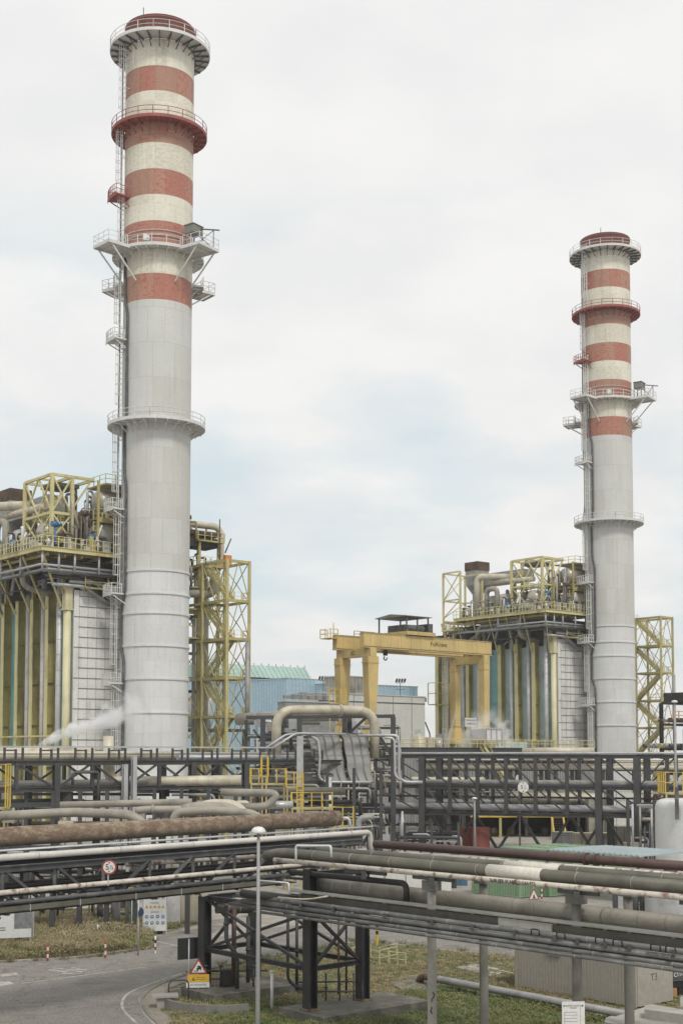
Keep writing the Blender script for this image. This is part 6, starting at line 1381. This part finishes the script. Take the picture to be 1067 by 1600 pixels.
c = gz(586, 1398); t = thing('parked_van', 'white van parked behind right portal leg', 'van', (at(585, 1372, 118).x, 118, 0), R(8))
m = MB(); m.prism([(0, 0), (4.6, 0), (4.6, 1.0), (3.7, 1.25), (3.0, 2.0), (0, 2.0)], -.9, .9); m.v = [(a-2.3, c_, b+.35) for a, b, c_ in m.v]; m.build('body', WHITE, t)
MB().bx(-1.9, -.3, -.94, -.905, 1.55, 2.1).bx(-.1, .7, -.94, -.905, 1.55, 2.1).build('window', DARK, t)
for x in (-1.5, 1.4):
    w_ = MB().tube([(x, -.95, .36), (x, -.7, .36)], .36, 20).build('wheel', BLACK, t)
t = thing('vent_stacks', 'pair of white pointed vent pipes under the pipe bridge', 'vents', (*gz(622, 1326).xy, 0))
for x in (-.6, .5): MB().tube([(x, 0, 0), (x, 0, 2.6), (x, 0, 4.4)], [.34, .34, .12], 14).build('vent_pipe', GALV, t)
p = at(1060, 1490, 62); t = thing('dark_crate', 'dark crate with pale scrawl and orange base near right edge', 'crate', (p.x, p.y, 0), R(20))
MB().bx(-.9, 1.5, 0, 1.2, .75, 1.6).build('body', STEELG, t); MB().bx(-.9, 1.5, .05, 1.0, .45, .73).build('dark_base', BLACK, t); MB().bx(-.9, -.2, -.1, .9, .05, .45).build('orange_block', mat('faded orange wood', (.42, .22, .08), .8), t); MB().bx(.0, 1.5, .1, .9, .0, .44).build('black_block', BLACK, t)
text_mb('chimica', .42, SIGNW, 'lettering', t, (.3, -.02, 1.15), (R(90), R(-8), 0), .003)
t = thing('white_vessel', 'short pale grey vessel behind beige pipe at right edge', 'tank', (*at(1048, 1420, 84).xy, 0)); MB().lathe([(1.6, 0), (1.6, 2.6), (1.2, 2.9), (.01, 3.0)], n=32).build('shell', GREYP, t); MB().lathe([(1.75, 0), (1.75, 1.2), (1.65, 1.2)], n=32).build('skirt', CONC, t)
# ================================================================== VEGETATION
def blades(name, label, poly, n, h0, h1, w_, cols, lean=.5, clump=0, seed=1, keep=None):
    rn = random.Random(seed); P = [v.xy for v in G(poly)]; xs = [v.x for v in P]; ys = [v.y for v in P]; m = MB()
    def inside(x, y):
        c_ = False; j = len(P)-1
        for i in range(len(P)):
            if (P[i].y > y) != (P[j].y > y) and x < (P[j].x-P[i].x)*(y-P[i].y)/(P[j].y-P[i].y)+P[i].x: c_ = not c_
            j = i
        return c_
    cnt = 0
    while cnt < n:
        x, y = rn.uniform(min(xs), max(xs)), rn.uniform(min(ys), max(ys))
        if not inside(x, y): continue
        cnt += 1
        k = .5+.5*math.sin(x*.9+3*math.sin(y*.5))*math.sin(y*.8+1.7)
        if clump and rn.random() > .25+.75*k: continue
        h = rn.uniform(h0, h1)*(.55+.7*k if clump else 1)
        m.m = min(len(cols)-1, max(0, int((k*.5+rn.random()*.7)*len(cols)*.85)))
        for b in range(5 if clump else 3):
            a = rn.uniform(0, 6.28); dx, dy = math.cos(a), math.sin(a); o = (x+rn.uniform(-.12, .12), y+rn.uniform(-.12, .12)); l = rn.uniform(.1, lean)*h; hh = h*rn.uniform(.6, 1)
            m._a([(o[0]-dy*w_, o[1]+dx*w_, 0), (o[0]+dy*w_, o[1]-dx*w_, 0), (o[0]+dx*l*.6+dy*w_*.8, o[1]+dy*l*.6-dx*w_*.8, hh*.7), (o[0]+dx*l*.6-dy*w_*.8, o[1]+dy*l*.6+dx*w_*.8, hh*.7), (o[0]+dx*l, o[1]+dy*l, hh)], [(0, 1, 2, 3), (3, 2, 4)])
            if clump and rn.random() < .8:   # leaf or seed head
                q = Vector((o[0]+dx*l, o[1]+dy*l, hh)); s = rn.uniform(.012, .04); m._a([q+Vector((s, 0, -s)), q+Vector((0, s, s)), q+Vector((-s, 0, s*.4)), q+Vector((0, -s, -s))], [(0, 1, 2, 3)])
    return m.single(name, cols, label, 'grass', kind='stuff')
gm = lambda n, c: mat(n, c, .8, 0, .2, 2, fine=0)
WG = [gm('fresh weed green', (.10, .135, .030)), gm('olive weed', (.16, .155, .055)), gm('dry weed', (.235, .195, .105)), gm('brown weed', (.175, .13, .08)), gm('straw', (.30, .265, .16))]
blades('weeds', 'tall mixed green and brown weeds on the left verge', [(-40, 1450), (70, 1440), (215, 1440), (240, 1464), (232, 1480), (200, 1484), (110, 1496), (0, 1500), (-60, 1505)], 24000, .18, .8, .009, WG, .5, 1, 1)
blades('weeds', 'sparse grass behind the tall weeds by the safety board', [(60, 1424), (260, 1420), (300, 1430), (306, 1444), (235, 1460), (180, 1444)], 2500, .1, .3, .02, WG[:3], .5, 1, 2)
def tufts(label, poly, n, h0, h1, rad, cols, seed):
    rn = random.Random(seed); P = [v.xy for v in G(poly)]; m = MB()
    for k in range(n):
        i = rn.randrange(len(P)-1); q = P[i].lerp(P[i+1], rn.random()); x, y = q.x+rn.gauss(0, .25), q.y+rn.gauss(0, .25); H = rn.uniform(h0, h1); m.m = rn.randrange(len(cols))
        for b in range(rn.randint(14, 40)):
            a = rn.uniform(0, 6.28); dx, dy = math.cos(a), math.sin(a); r = abs(rn.gauss(0, rad)); o = (x+dx*r, y+dy*r); l = rn.uniform(.1, .6)*H; hh = H*rn.uniform(.4, 1); w_ = .009
            m._a([(o[0]-dy*w_, o[1]+dx*w_, 0), (o[0]+dy*w_, o[1]-dx*w_, 0), (o[0]+dx*l*.5, o[1]+dy*l*.5, hh*.7), (o[0]+dx*l, o[1]+dy*l, hh)], [(0, 1, 2), (0, 2, 3)])
    return m.single('weeds', cols, label, 'weeds', kind='stuff')
tufts('ragged weed tufts along the kerb and verge of the left road', [(0, 1503), (60, 1501), (110, 1498), (160, 1493), (200, 1486), (236, 1480), (238, 1466)], 90, .12, .4, .12, WG, 21)
tufts('ragged weed tufts round the gravel, basin and plinths', [(292, 1520), (330, 1512), (400, 1500), (470, 1487), (560, 1471), (650, 1478), (800, 1496), (800, 1545), (700, 1545), (600, 1560), (480, 1600), (400, 1605), (330, 1600)], 170, .10, .34, .14, WG[:3], 22)
tufts('weed clumps scattered over the lower right grass', [(610, 1500), (640, 1560), (700, 1580), (720, 1500), (770, 1540), (800, 1590), (860, 1600), (760, 1510), (640, 1500), (560, 1500)], 110, .08, .26, .2, WG[:4], 23)
LG = [gm('lawn green', (.065, .105, .026)), gm('lawn olive', (.13, .135, .045)), gm('lawn straw', (.23, .19, .10)), gm('lawn brown', (.15, .11, .06))]
blades('grass', 'short patchy grass below the right foreground rack', [(300, 1530), (400, 1503), (560, 1474), (640, 1480), (800, 1497), (1067, 1527), (1110, 1640), (300, 1640), (262, 1606)], 30000, .03, .17, .010, LG, .7, 1, 3)
blades('grass', 'rank greener grass tufts round the plinths and ground pipe', [(330, 1560), (600, 1580), (640, 1550), (700, 1545), (980, 1592), (940, 1620), (330, 1640)], 6000, .10, .34, .010, LG[:2], .6, 1, 9)

# ================================================================== AIR
HZ = MB().box((0, 1850, 68), (4300, 4300, 140)).build('haze', (lambda m: m)(bpy.data.materials.new('thin summer air')))
HZ['kind'] = 'stuff'; HZ['label'] = 'thin pale haze filling the air over the whole plant'; HZ['category'] = 'haze'
hm_ = HZ.data.materials[0]; hm_.use_nodes = True; ht = hm_.node_tree; ht.nodes.clear(); ho = ht.nodes.new('ShaderNodeOutputMaterial'); hv = ht.nodes.new('ShaderNodeVolumePrincipled')
hv.inputs['Color'].default_value = (.93, .94, .95, 1); hv.inputs['Density'].default_value = .00018; hv.inputs['Anisotropy'].default_value = .3; ht.links.new(hv.outputs[0], ho.inputs['Volume'])
